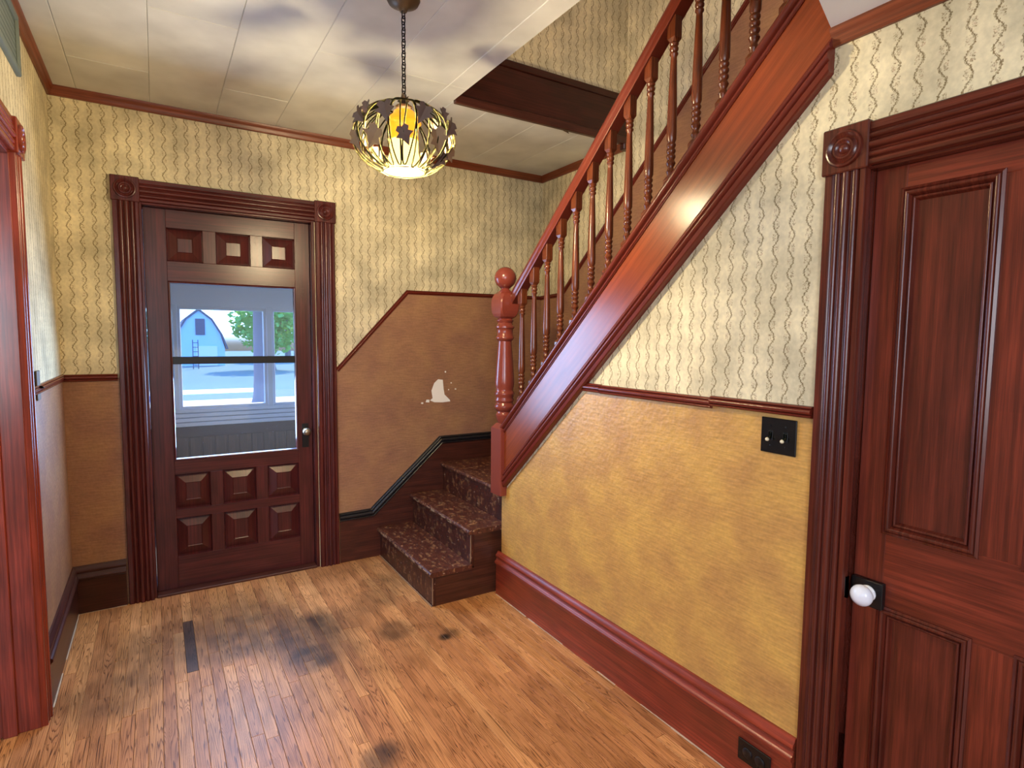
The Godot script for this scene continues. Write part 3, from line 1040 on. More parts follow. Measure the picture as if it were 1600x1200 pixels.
func build_front_door() -> void:
	var d := struct("door_1", "dark front door with a large glass pane and small raised square panels", "door", Vector3(0, 0, 0))
	var zf := -0.05
	var zb := -0.095
	var xs := [-1.604, -1.503, -0.860, -0.778]
	var bars := [[xs[0], 0.013, xs[1], 2.060, "stile"], [xs[2], 0.013, xs[3], 2.060, "stile"],
		[xs[1], 1.965, xs[2], 2.060, "rail"], [xs[1], 1.688, xs[2], 1.792, "rail"], [xs[1], 0.645, xs[2], 0.722, "rail"], [xs[1], 0.402, xs[2], 0.452, "rail"], [xs[1], 0.013, xs[2], 0.190, "rail"]]
	for q in [[1.792, 1.965], [0.452, 0.645], [0.190, 0.402]]:
		bars.append([-1.333, q[0], -1.270, q[1], "mullion"])
		bars.append([-1.097, q[0], -1.034, q[1], "mullion"])
	for b in bars:
		var st := begin()
		box(st, Vector3(b[0], b[1], zb), Vector3(b[2], b[3], zf), 0.0012)
		obj(b[4], st, M.front_x if b[4] == "rail" else M.front_up, d)
	for q in [[1.792, 1.965], [0.452, 0.645], [0.190, 0.402]]:
		for c in [[-1.503, -1.333], [-1.270, -1.097], [-1.034, -0.860]]:
			var st := begin()
			raised_panel(st, Rect2(c[0], q[0], c[1] - c[0], q[1] - q[0]), zf, 0.020, 0.048, 0.019)
			obj("raised_panel", st, M.front_up, d)
	var st := begin()
	box(st, Vector3(-1.503, 0.722, -0.075), Vector3(-0.860, 1.688, -0.071))
	obj("glass_pane", st, M.glass, d)
	st = begin()
	sweep(st, [Vector2(0, zf), Vector2(0.003, zf + 0.004), Vector2(0.009, zf + 0.002), Vector2(0.011, -0.07)], [Vector2(-1.503, 0.722), Vector2(-0.860, 0.722), Vector2(-0.860, 1.688), Vector2(-1.503, 1.688)], Transform3D.IDENTITY, true)
	obj("glazing_bead", st, M.front_up, d)
	st = begin()
	box(st, Vector3(-1.503, 1.246, -0.0705), Vector3(-0.860, 1.286, -0.056), 0.003)
	obj("crossbar", st, M.iron, d)
	st = begin()
	box(st, Vector3(-0.838, 0.735, zf), Vector3(-0.800, 0.880, zf + 0.003), 0.0012)
	obj("escutcheon", st, M.iron, d)
	st = begin()
	knob(st, Vector3(-0.818, 0.835, zf + 0.003), 0.024)
	obj("door_knob", st, M.brass, d)

func knob(st: SurfaceTool, at: Vector3, r: float, deep := 1.0) -> void:
	var pr := [Vector2(r * 0.75, 0), Vector2(r * 0.75, 0.004), Vector2(r * 0.4, 0.008), Vector2(r * 0.38, 0.018), Vector2(r * 0.7, 0.024), Vector2(r * 0.96, 0.032), Vector2(r, 0.040), Vector2(r * 0.94, 0.048), Vector2(r * 0.72, 0.055), Vector2(r * 0.38, 0.059), Vector2(0, 0.060)]
	lathe(st, pr, Transform3D(Basis(Vector3.RIGHT, PI / 2) * Basis.from_scale(Vector3(1, deep, 1)), at), 24)

func build_closet_door() -> void:
	var tr := on_right(0.0)
	var d := struct("door_2", "red-brown four-panel closet door with white knob at the right edge", "door", Vector3.ZERO, tr.basis)
	var zf := -0.028
	var zb := -0.062
	var e := [2.724, 2.797, 2.985, 3.083, 3.271, 3.352]
	var bars := [[e[0], e[1], 0.01, 1.838, "stile"], [e[4], e[5], 0.01, 1.838, "stile"], [e[1], e[4], 1.772, 1.838, "rail"], [e[1], e[4], 0.706, 0.916, "rail"], [e[1], e[4], 0.01, 0.170, "rail"], [e[2], e[3], 0.916, 1.772, "mullion"], [e[2], e[3], 0.170, 0.706, "mullion"]]
	for b in bars:
		var st := begin()
		box(st, Vector3(b[0], b[2], zb), Vector3(b[1], b[3], zf), 0.0010)
		obj(b[4], st, M.red_door_x if b[4] == "rail" else M.red_door_up, d)
	for q in [[0.916, 1.772], [0.170, 0.706]]:
		for c in [[e[1], e[2]], [e[3], e[4]]]:
			var st := begin()
			box(st, Vector3(c[0] - 0.004, q[0] - 0.004, zb + 0.008), Vector3(c[1] + 0.004, q[1] + 0.004, zf - 0.012))
			var pan := obj("panel", st, M.panel_up, d)
			st = begin()
			var pr := [Vector2(-0.010, zf - 0.001), Vector2(-0.010, zf + 0.004), Vector2(-0.004, zf + 0.007)]
			bead(pr, -0.002, 0.009, zf + 0.004, zf + 0.009, 5)
			pr.append(Vector2(0.012, zf - 0.001))
			bead(pr, 0.013, 0.021, zf - 0.004, zf + 0.001, 5)
			pr.append_array([Vector2(0.023, zf - 0.008), Vector2(0.025, zf - 0.013)])
			sweep(st, pr, [Vector2(c[0], q[0]), Vector2(c[1], q[0]), Vector2(c[1], q[1]), Vector2(c[0], q[1])], Transform3D.IDENTITY, true)
			obj("panel_moulding", st, M.dark_up, pan)
	# rim lock, keeper and knob
	var st := begin()
	box(st, Vector3(2.727, 0.706, zf), Vector3(2.806, 0.776, zf + 0.018), 0.002)
	obj("rim_lock", st, M.iron, d)
	st = begin()
	box(st, Vector3(2.703, 0.716, 0.0), Vector3(2.724, 0.774, 0.016), 0.003)
	tube(st, [Vector3(2.7235, 0.716, 0.006), Vector3(2.7235, 0.774, 0.006)], 0.006, 8)
	obj("keeper", st, M.iron, d)
	st = begin()
	knob(st, Vector3(2.770, 0.742, zf + 0.018), 0.028, 0.75)
	obj("door_knob", st, M.porcelain, d).set_meta("label", "white porcelain knob")

func slope_frame(z0: float, y0: float, x: float) -> Transform3D:   # on the partition: local x runs up the stairs
	var c := 1.0 / sqrt(1 + SL * SL)
	var s := SL * c
	return Transform3D(Basis(Vector3(0, s, c), Vector3(0, c, -s), Vector3(-1, 0, 0)), Vector3(x, y0, z0))

func to_slope(p: Vector2, z0: float, y0: float) -> Vector2:   # (z, y) to the slope frame
	var c := 1.0 / sqrt(1 + SL * SL)
	var s := SL * c
	var d := p - Vector2(z0, y0)
	return Vector2(d.x * c + d.y * s, -d.x * s + d.y * c)

func build_stairs() -> void:
	var s := thing("staircase", "worn brown wooden staircase turning at its landing, with a wide red-brown sloping stringer", "staircase")
	var rise := 0.1885
	var nose := [-0.405, -0.182, 0.036]
	var zr := 0.842
	for k in 3:
		var y := rise * (k + 1)
		var x1: float = nose[k + 1] + 0.02 if k < 2 else XS - 0.004
		var st := begin()
		tread(st, nose[k], x1, y, 0.014, zr + (0.016 if k < 2 else 0.0))
		obj("tread" if k < 2 else "landing", st, M.tread, s)
		st = begin()
		box(st, Vector3(nose[k] + 0.022, y - rise + (0.001 if k == 0 else -0.02), 0.013), Vector3(nose[k] + 0.040, y - 0.026, zr), 0.001)
		obj("riser", st, M.riser, s)
	var st := begin()
	prism(st, PackedVector2Array([Vector2(nose[0] + 0.04, 0.001), Vector2(0.09, 0.001), Vector2(0.09, 0.536), Vector2(nose[2] + 0.04, 0.536), Vector2(nose[2] + 0.04, rise * 2 - 0.027), Vector2(nose[1] + 0.041, rise * 2 - 0.027), Vector2(nose[1] + 0.041, rise - 0.027), Vector2(nose[0] + 0.04, rise - 0.027)]), T_BACK, zr - 0.02, zr)
	obj("side_panel", st, M.step_side, s)
	st = begin()
	for q in [[nose[0] + 0.020, 0.012, 0.004], [nose[0] + 0.018, zr - 0.001, 0.005]]:
		box(st, Vector3(q[0] - 0.004, 0.0, 0.014), Vector3(q[0], q[2], zr + 0.002))
	for k in 2:   # bare rubbed corners of the noses
		for i in 14:
			var z := rng.randf_range(0.05, zr)
			box(st, Vector3(nose[k] - 0.0008, rise * (k + 1) - rng.randf_range(0.010, 0.02), z), Vector3(nose[k] + 0.002, rise * (k + 1) - 0.007, z + rng.randf_range(0.008, 0.05)))
		box(st, Vector3(nose[k] + 0.0205, rise * k + 0.01, zr - 0.003), Vector3(nose[k] + 0.024, rise * (k + 1) - 0.03, zr + 0.0008))
	obj("bare_edge", st, M.bare, s)
	# upper flight between the partition and the stair wall
	for k in 12:
		var y := rise * (4 + k)
		var z := 0.88 + k * rise / SL
		st = begin()
		box(st, Vector3(0.092, y - 0.026, z - 0.024), Vector3(XS - 0.004, y, z + rise / SL + 0.014), 0.006)
		obj("tread", st, M.tread, s)
		st = begin()
		box(st, Vector3(0.092, y - rise, z), Vector3(XS - 0.004, y - 0.026, z + 0.016))
		obj("riser", st, M.riser, s)
	# stringer on the face of the partition, with its cap and bottom moulding
	var z0 := 0.93
	var y0 := 0.929
	var f := slope_frame(z0, y0, 0.0)
	var low := func(z: float) -> float: return 0.588 + SL * (z - 0.902)
	var upp := func(z: float) -> float: return 0.929 + SL * (z - 0.93)
	var poly := PackedVector2Array()
	for p in [Vector2(0.945, low.call(0.945)), Vector2(2.612, low.call(2.612)), Vector2(2.612, 2.216), Vector2(2.395, upp.call(2.40)), Vector2(0.945, upp.call(0.945))]:
		poly.append(to_slope(p, z0, y0))
	poly = PackedVector2Array()
	for p in [Vector2(0.93, low.call(0.93)), Vector2(2.612, low.call(2.612)), Vector2(2.612, upp.call(2.612)), Vector2(0.93, upp.call(0.93))]:
		poly.append(to_slope(p, z0, y0))
	st = begin()
	prism(st, poly, Transform3D.IDENTITY, 0.0005, 0.018)
	var str := obj("stringer", st, M.stringer, s)
	str.transform = f
	str.set_meta("label", "wide glossy red-brown stringer board")
	var a := to_slope(Vector2(0.93, upp.call(0.93)), z0, y0)
	var b := to_slope(Vector2(2.612, upp.call(2.612)), z0, y0)
	st = begin()
	var cap := [Vector2(-0.030, 0.016), Vector2(-0.030, 0.022)]
	bead(cap, -0.028, -0.016, 0.022, 0.027, 4)
	cap.append(Vector2(-0.014, 0.022))
	bead(cap, -0.012, 0.012, 0.026, 0.036, 6)
	cap.append_array([Vector2(0.014, 0.02), Vector2(0.014, -0.088), Vector2(0.0, -0.088), Vector2(0.0, 0.016)])
	sweep(st, cap, [a, b], Transform3D.IDENTITY, false, SL)
	obj("cap_moulding", st, M.mould, str)
	a = to_slope(Vector2(0.93, low.call(0.93)), z0, y0)
	b = to_slope(Vector2(2.614, low.call(2.614)), z0, y0)
	st = begin()
	var bm := [Vector2(-0.012, 0.0), Vector2(-0.012, 0.022), Vector2(-0.008, 0.028), Vector2(0.006, 0.030), Vector2(0.009, 0.022)]
	bead(bm, 0.010, 0.030, 0.024, 0.036, 6)
	bm.append(Vector2(0.032, 0.022))
	bead(bm, 0.034, 0.046, 0.022, 0.029, 5)
	bm.append_array([Vector2(0.050, 0.019), Vector2(0.058, 0.0175), Vector2(0.058, 0.0)])
	sweep(st, bm, [a, b], Transform3D.IDENTITY, false, SL)
	obj("bottom_moulding", st, M.mould, str)

func tread(st: SurfaceTool, x0: float, x1: float, y: float, z0: float, z1: float) -> void:   # board with a rounded nose at x0
	var pr := PackedVector2Array()
	var r := 0.0135
	for i in 7:
		var a := PI / 2 + PI * i / 6
		pr.append(Vector2(x0 + r + cos(a) * r, y - r + sin(a) * r))
	pr.append(Vector2(x1, y - 2 * r))
	pr.append(Vector2(x1, y))
	prism(st, pr, T_BACK, z0, z1)

func build_railing() -> void:
	var r := thing("stair_railing", "glossy red-brown banister with turned balusters and ball-topped newel post", "railing", Vector3(0.012, 0.5655, 0.895))
	# newel: square foot, turned shaft, rounded block, ball
	var st := begin()
	var nx := 0.0
	var b := 0.053
	var base := 0.5655
	newel_foot(st, b, 0.0, 0.945 - base)
	var pr := []
	for q in [[0.030, 0.945], [0.040, 0.965], [0.046, 0.985], [0.047, 0.995], [0.040, 1.003], [0.038, 1.012], [0.044, 1.018], [0.050, 1.026], [0.054, 1.036], [0.054, 1.044], [0.048, 1.052], [0.045, 1.060], [0.050, 1.068], [0.050, 1.076], [0.046, 1.084], [0.049, 1.094], [0.053, 1.104], [0.053, 1.112], [0.047, 1.120], [0.046, 1.130], [0.050, 1.145], [0.052, 1.165], [0.050, 1.20], [0.046, 1.26], [0.041, 1.32], [0.037, 1.37], [0.036, 1.386], [0.042, 1.392], [0.048, 1.400], [0.048, 1.408], [0.042, 1.414], [0.042, 1.440], [0.043, 1.450], [0.050, 1.456], [0.050, 1.464], [0.043, 1.470], [0.038, 1.482], [0.044, 1.490], [0.046, 1.497], [0.036, 1.505]]:
		pr.append(Vector2(q[0], q[1] - base))
	lathe(st, pr, Transform3D.IDENTITY, 28)
	newel_block(st, 0.056, 1.500 - base, 1.648 - base)
	pr = []
	for q in [[0.030, 1.640], [0.034, 1.648], [0.026, 1.654], [0.022, 1.660], [0.026, 1.666], [0.032, 1.668]]:
		pr.append(Vector2(q[0], q[1] - base))
	lathe(st, pr, Transform3D.IDENTITY, 24)
	ball(st, Vector3(0, 1.718 - base, 0), Vector3(0.058, 0.057, 0.058), 28, 18)
	obj("newel_post", st, M.newel, r)
	# balusters
	var zs := []
	for i in 16: zs.append(1.012 + i * 0.1098)
	for z: float in zs:
		var foot := 0.929 + SL * (z - 0.93) + 0.005
		var ringy := 1.189 + SL * (z - 1.012)
		var topy := 1.560 + SL * (z - 1.005)
		var roof := 0.728 + SL * z
		st = begin()
		var h := 0.0185
		square_end(st, h, foot - 0.05, ringy - 0.085, true)
		square_end(st, h, topy, roof + 0.02, false)
		var q := [[0.010, ringy - 0.092], [0.013, ringy - 0.078], [0.0165, ringy - 0.070], [0.012, ringy - 0.062], [0.010, ringy - 0.055], [0.0145, ringy - 0.047], [0.0175, ringy - 0.040], [0.0145, ringy - 0.033], [0.012, ringy - 0.028], [0.0165, ringy - 0.020], [0.0165, ringy - 0.014], [0.012, ringy - 0.008], [0.0165, ringy], [0.0165, ringy + 0.006], [0.012, ringy + 0.012], [0.0165, ringy + 0.020], [0.0165, ringy + 0.026], [0.013, ringy + 0.031], [0.0175, ringy + 0.042], [0.0178, ringy + 0.07], [0.016, lerpf(ringy, topy, 0.45)], [0.0115, lerpf(ringy, topy, 0.83)], [0.0105, topy - 0.046], [0.015, topy - 0.041], [0.015, topy - 0.035], [0.0112, topy - 0.031], [0.0155, topy - 0.024], [0.0155, topy - 0.017], [0.0125, topy - 0.012], [0.0165, topy - 0.004], [0.012, topy + 0.006]]
		pr = []
		for e in q: pr.append(Vector2(e[0], e[1] - foot))
		lathe(st, pr, Transform3D(Basis.IDENTITY, Vector3(0, foot, 0)), 14)
		var o := obj("baluster", st, M.turned, r)
		o.position = Vector3(0.045 - 0.012, -base, z - 0.895)
	# handrail, swept along the slope
	st = begin()
	var prof := PackedVector2Array()
	for q in [[-0.026, 0.0], [0.026, 0.0], [0.030, 0.010], [0.026, 0.018], [0.030, 0.026], [0.032, 0.038], [0.027, 0.050], [0.015, 0.058], [0.0, 0.060], [-0.015, 0.058], [-0.027, 0.050], [-0.032, 0.038], [-0.030, 0.026], [-0.026, 0.018], [-0.030, 0.010]]:
		prof.append(Vector2(q[0], q[1]))
	var c := 1.0 / sqrt(1 + SL * SL)
	var sn := SL * c
	var t := Transform3D(Basis(Vector3(1, 0, 0), Vector3(0, c, -sn), Vector3(0, sn, c)), Vector3(0.045 - 0.012, 0.7255 + SL * 0.90 - base, 0.90 - 0.895))
	smooth_prism(st, prof, t, 0.02, 2.55)
	obj("handrail", st, M.rail, r)

func smooth_prism(st: SurfaceTool, prof: PackedVector2Array, t: Transform3D, w0: float, w1: float) -> void:
	var pr := []
	var area := 0.0
	for i in prof.size():
		area += prof[i].cross(prof[(i + 1) % prof.size()])
	var k := prof.size()
	for i in k: pr.append(prof[i] if area > 0 else prof[k - 1 - i])
	for i in k:
		var a: Vector2 = pr[i]
		var b: Vector2 = pr[(i + 1) % k]
		var n := []
		for e in [[pr[(i - 1 + k) % k], a, b], [a, b, pr[(i + 2) % k]]]:
			var d0: Vector2 = (e[1] - e[0]).normalized()
			var d1: Vector2 = (e[2] - e[1]).normalized()
			var own := (b - a).normalized()
			var m := (d0 + d1).normalized() if d0.dot(d1) > 0.4 else own
			n.append((t.basis * Vector3(m.y, -m.x, 0)).normalized())
		var q := [t * Vector3(a.x, a.y, w0), t * Vector3(b.x, b.y, w0), t * Vector3(b.x, b.y, w1), t * Vector3(a.x, a.y, w1)]
		tri(st, q[0], q[1], q[2], n[0], n[1], n[1])
		tri(st, q[0], q[2], q[3], n[0], n[1], n[0])
	var f := Geometry2D.triangulate_polygon(PackedVector2Array(pr))
	for i in range(0, f.size(), 3):
		for w: float in [w0, w1]:
			facing(st, [t * Vector3(pr[f[i]].x, pr[f[i]].y, w), t * Vector3(pr[f[i + 1]].x, pr[f[i + 1]].y, w), t * Vector3(pr[f[i + 2]].x, pr[f[i + 2]].y, w)], t.basis.z * (1.0 if w == w1 else -1.0))

func newel_foot(st: SurfaceTool, b: float, y0: float, y1: float) -> void:   # square post with chamfered shoulder
	var lv := [[b, y0, 0.004], [b, y1 - 0.022, 0.004], [b * 0.62, y1 + 0.004, 0.006]]
	oct_stack(st, lv)

func newel_block(st: SurfaceTool, b: float, y0: float, y1: float) -> void:   # squarish block whose faces are rounded discs
	var lv := []
	var h := (y1 - y0) / 2
	for i in 11:
		var a := -1.0 + 2.0 * i / 10
		var k := sqrt(maxf(0.0, 1.0 - pow(absf(a), 2.6)))
		lv.append([b * (0.52 + 0.48 * k), y0 + h * (1 + a), b * (0.10 + 0.5 * (1 - k))])
	oct_stack(st, lv)

func square_end(st: SurfaceTool, h: float, y0: float, y1: float, up: bool) -> void:
	if up: oct_stack(st, [[h, y0, 0.002], [h, y1 - 0.014, 0.002], [h * 0.75, y1 - 0.002, 0.006], [h * 0.5, y1, 0.006]])
	else: oct_stack(st, [[h * 0.5, y0, 0.006], [h * 0.75, y0 + 0.002, 0.006], [h, y0 + 0.014, 0.002], [h, y1, 0.002]])

func oct_stack(st: SurfaceTool, lv: Array) -> void:   # square rings with cut corners, stacked: [half width, height, cut]
	var rings := []
	for l in lv:
		var b: float = l[0]
		var c: float = minf(l[2], b * 0.55)
		var ring_pts := []
		for p in [[b, -b + c], [b, b - c], [b - c, b], [-b + c, b], [-b, b - c], [-b, -b + c], [-b + c, -b], [b - c, -b]]:
			ring_pts.append(Vector3(p[0], l[1], -p[1]))
		rings.append(ring_pts)
	for i in rings.size() - 1:
		for j in 8:
			var k := (j + 1) % 8
			quad(st, rings[i][j], rings[i][k], rings[i + 1][k], rings[i + 1][j])
	var top: Array = rings[-1]
	var bot: Array = rings[0]
	for j in range(1, 7):
		flat(st, top[0], top[j], top[j + 1])
		flat(st, bot[0], bot[j + 1], bot[j])

func build_lamp() -> void:
	var at := Vector3(-0.797, 2.095, 1.546)
	var l := thing("pendant_lamp", "round wire pendant lamp with metal ivy leaves hanging on a chain", "lamp", Vector3(-0.797, HC, 1.546))
	var dy := at.y - HC
	var st := begin()
	lathe(st, [Vector2(0.0, -0.042), Vector2(0.012, -0.040), Vector2(0.016, -0.030), Vector2(0.030, -0.022), Vector2(0.052, -0.012), Vector2(0.058, 0.0)], Transform3D.IDENTITY, 24)
	for i in 6:
		leaf(st, Vector3(0, -0.012, 0), Basis(Vector3.UP, TAU * i / 6) * Basis(Vector3.RIGHT, 0.5), 0.05)
	obj("canopy", st, M.antique, l)
	# chain
	var n := 15
	var y0 := -0.040
	var y1 := 0.125 + dy + 0.018
	var link := begin()
	var pts := []
	for i in 16:
		var a := TAU * i / 16
		pts.append(Vector3(cos(a) * 0.0072, sin(a) * 0.0085 + signf(sin(a)) * 0.0055, 0))
	tube(link, pts, 0.0020, 6, true)
	var lm := link.commit()
	for i in n:
		var y := lerpf(y0 - 0.008, y1 + 0.008, float(i) / (n - 1))
		shared("chain_link", lm, M.antique, l, Transform3D(Basis(Vector3.UP, (PI / 2 if i % 2 else 0.0) + 0.5), Vector3(0, y, 0)))
	# hanger: leafy cap and socket
	st = begin()
	lathe(st, [Vector2(0.018, dy + 0.055), Vector2(0.019, dy + 0.10), Vector2(0.030, dy + 0.112), Vector2(0.012, dy + 0.122), Vector2(0.006, dy + 0.140), Vector2(0, dy + 0.142)], Transform3D.IDENTITY, 18)
	for i in 6:
		leaf(st, Vector3(0, dy + 0.128, 0), Basis(Vector3.UP, TAU * i / 6 + 0.3) * Basis(Vector3.RIGHT, 0.45 if i % 2 else -0.5), 0.042)
	obj("hanger_cap", st, M.antique, l)
	# amber glass chimney: shoulder, cylinder, flared foot; open below
	st = begin()
	lathe(st, [Vector2(0.049, dy - 0.005), Vector2(0.048, dy + 0.030), Vector2(0.052, dy + 0.050), Vector2(0.060, dy + 0.056), Vector2(0.052, dy + 0.074), Vector2(0.040, dy + 0.082), Vector2(0.036, dy + 0.094), Vector2(0.024, dy + 0.098)], Transform3D.IDENTITY, 28)
	obj("amber_chimney", st, M.amber, l)
	st = begin()
	lathe(st, [Vector2(0.072, dy - 0.108), Vector2(0.068, dy - 0.095), Vector2(0.058, dy - 0.075), Vector2(0.050, dy - 0.045), Vector2(0.0485, dy - 0.005)], Transform3D.IDENTITY, 28)
	obj("clear_chimney", st, M.lit_glass, l)
	st = begin()
	lathe(st, [Vector2(0, dy - 0.098), Vector2(0.02, dy - 0.094), Vector2(0.030, dy - 0.080), Vector2(0.032, dy - 0.06), Vector2(0.026, dy - 0.035), Vector2(0.014, dy - 0.005), Vector2(0.014, dy + 0.03)], Transform3D.IDENTITY, 20)
	var bulb := obj("bulb", st, M.bulb, l)
	bulb.set_meta("label", "glowing white bulb")
	# cage
	var R := Vector3(0.176, 0.122, 0.176)
	var on := func(az: float, po: float, k: float) -> Vector3:   # po from the top
		return Vector3(R.x * sin(po) * cos(az) * k, dy + R.y * cos(po) * k, R.z * sin(po) * sin(az) * k)
	for i in 24:
		var az := TAU * i / 24 + rng.randf_range(-0.05, 0.05)
		var half := rng.randf_range(0.09, 0.17)
		var top := rng.randf_range(0.36, 0.55)
		var low := PI - rng.randf_range(0.42, 0.5)
		var lean := rng.randf_range(-0.12, 0.12)
		pts = []
		for k in 40:
			var a := TAU * k / 40
			var po := lerpf(top, low, (1 - cos(a)) / 2)
			var wd := half * pow(absf(sin(a)), 0.7) * signf(sin(a))
			var swell := 0.35 / maxf(sin(po), 0.35)
			pts.append(on.call(az + wd * (0.8 + swell * 0.5) + lean * (po - PI / 2), po, 1.0 + 0.012 * (i % 3 - 1)))
		st = begin()
		tube(st, pts, 0.0028, 6, true)
		obj("wire_loop", st, M.wire, l)
	for q in [[0.40, 0.0030], [PI - 0.42, 0.0026]]:
		pts = []
		for k in 32: pts.append(on.call(TAU * k / 32, q[0], 1.0))
		st = begin()
		tube(st, pts, q[1], 6, true)
		obj("cage_ring", st, M.wire, l)
	var spots := []   # [azimuth, angle from the top, size]
	for q in [[-25, -30, 0.066], [27, -30, 0.066], [-62, -22, 0.062], [66, -14, 0.066], [0, 2, 0.060], [-38, 6, 0.078], [44, 4, 0.080], [-63, 10, 0.074], [67, 18, 0.070], [48, 24, 0.066], [-52, -36, 0.05], [56, -34, 0.05]]:
		var a: float = acos(clampf((-q[1] - 22.0 * sqrt(maxf(0.0, 1.0 - pow(q[0] / 78.0, 2)))) / 58.0, -0.95, 0.95))
		spots.append([1.941 - asin(clampf(q[0] / 76.0 / sin(a), -0.97, 0.97)), a, q[2]])
	for i in 8: spots.append([1.941 + PI + (i - 3.5) * 0.32 + rng.randf_range(-0.1, 0.1), [1.0, 1.5, 1.8][i % 3], 0.068])
	for spot in spots:
		var az: float = spot[0]
		var po: float = spot[1]
		var p: Vector3 = on.call(az, po, 1.03)
		var out := (p - Vector3(0, dy, 0)).normalized()
		var side := out.cross(Vector3.UP).normalized()
		var up := side.cross(out).normalized()
		st = begin()
		leaf(st, Vector3.ZERO, Basis(side, -up, out).orthonormalized() * Basis(Vector3(0, 0, 1), rng.randf_range(-0.8, 0.8)), spot[2])
		var o := obj("metal_leaf", st, M.leaf_dark if spot[2] < 0.067 else M.leaf_metal, l)
		o.position = p - up * -0.02
	var lamp := OmniLight3D.new()
	lamp.name = "lamp_glow"
	lamp.position = Vector3(0, dy - 0.045, 0)
	lamp.light_color = Color(1.0, 0.90, 0.71)
	lamp.light_energy = 1.85
	lamp.light_size = 0.03
	lamp.omni_range = 12.0
	lamp.omni_attenuation = 2.0
	lamp.shadow_enabled = true
	l.add_child(lamp)

func leaf(st: SurfaceTool, at: Vector3, b: Basis, size: float) -> void:   # five-lobed ivy leaf, folded at the midrib, in the basis' xy plane from its stalk along +y
	var half := [[0.0, -0.02], [0.20, -0.12], [0.38, 0.06], [0.27, 0.24], [0.52, 0.40], [0.26, 0.52], [0.20, 0.62], [0.0, 1.0]]
	for s: float in [-1.0, 1.0]:
		for side: float in [-1.0, 1.0]:
			var th := side * 0.0009
			for i in half.size() - 1:
				var q := []
				for p in [Vector2(0, 0.35), Vector2(half[i][0], half[i][1]), Vector2(half[i + 1][0], half[i + 1][1])]:
					q.append(at + b * Vector3(p.x * s * size, (p.y - 0.3) * size, p.x * size * 0.35 - p.y * p.y * 0.12 * size + th))
				facing(st, q, b.z * side)

func build_fittings() -> void:
	# double switch on the right wall
	var tr := on_right(-0.002)
	var s := thing("light_switch", "black double switch plate with two ivory toggles beside the closet door casing", "switch", Vector3(-0.002, 1.120, 2.5055), tr.basis)
	var st := begin()
	box(st, Vector3(-0.0565, -0.053, 0), Vector3(0.0565, 0.053, 0.006), 0.004)
	obj("cover_plate", st, M.black_plastic, s)
	for x: float in [-0.024, 0.024]:
		st = begin()
		box(st, Vector3(x - 0.007, -0.015, 0.005), Vector3(x + 0.007, 0.015, 0.0072), 0.0005)
		obj("toggle_slot", st, M.iron, s)
		st = begin()
		tube(st, [Vector3(x, -0.002, 0.007), Vector3(x, -0.006, 0.014), Vector3(x, -0.010, 0.021)], 0.0052, 8)
		ball(st, Vector3(x, -0.0105, 0.022), Vector3(0.0058, 0.0058, 0.0058))
		tube(st, [Vector3(x, -0.002, 0.0065), Vector3(x, 0.011, 0.009)], 0.0048, 8)
		obj("toggle", st, M.ivory, s)
		for y: float in [-0.030, 0.030]:
			st = begin()
			ball(st, Vector3(x, y, 0.006), Vector3(0.003, 0.003, 0.001), 8, 4)
			obj("screw", st, M.iron, s)
	# small switch on the left wall
	var tl := on_left(XL)
	s = thing("light_switch", "dark switch plate on the narrow left wall next to doorway casing", "switch", Vector3(XL + 0.003, 1.205, 0.70), tl.basis)
	st = begin()
	box(st, Vector3(-0.035, -0.057, 0), Vector3(0.035, 0.057, 0.006), 0.003)
	obj("cover_plate", st, M.antique, s)
	st = begin()
	tube(st, [Vector3(0, -0.004, 0.004), Vector3(0, -0.008, 0.018)], 0.0042, 8)
	ball(st, Vector3(0, -0.008, 0.018), Vector3(0.0045, 0.0045, 0.0045))
	obj("toggle", st, M.iron, s)
	# outlet in the baseboard
	s = thing("wall_outlet", "black duplex outlet set sideways in the red baseboard", "outlet", Vector3(-0.0205, 0.108, 2.485), tr.basis)
	st = begin()
	box(st, Vector3(-0.057, -0.035, 0), Vector3(0.057, 0.035, 0.006), 0.003)
	obj("cover_plate", st, M.black_plastic, s)
	for x: float in [-0.022, 0.022]:
		st = begin()
		lathe(st, [Vector2(0.0165, 0.0), Vector2(0.0165, 0.002), Vector2(0.0155, 0.003), Vector2(0.0, 0.003)], Transform3D(Basis(Vector3.RIGHT, PI / 2), Vector3(x, 0, 0.006)), 18)
		for y: float in [-0.006, 0.006]:
			box(st, Vector3(x - 0.005, y - 0.001, 0.009), Vector3(x + 0.003, y + 0.001, 0.0096))
		obj("receptacle", st, M.iron, s)
	# cover panel high on the left wall
	s = thing("wall_vent", "grey-green metal vent cover high on the left wall under the ceiling", "vent", Vector3(XL, 2.435, 1.0), tl.basis)
	st = begin()
	sweep(st, [Vector2(0, 0), Vector2(0, 0.012), Vector2(0.004, 0.016), Vector2(0.020, 0.016), Vector2(0.024, 0.008)], [Vector2(-0.26, -0.105), Vector2(0.26, -0.105), Vector2(0.26, 0.105), Vector2(-0.26, 0.105)], Transform3D.IDENTITY, true)
	obj("frame", st, M.vent, s)
	for i in 8:
		st = begin()
		var y := -0.075 + i * 0.0215
		prism(st, PackedVector2Array([Vector2(-0.238, y), Vector2(0.238, y), Vector2(0.238, y + 0.018), Vector2(-0.238, y + 0.018)]), Transform3D(Basis.IDENTITY, Vector3(0, 0, 0)), 0.004, 0.007)
		obj("slat", st, M.vent, s)

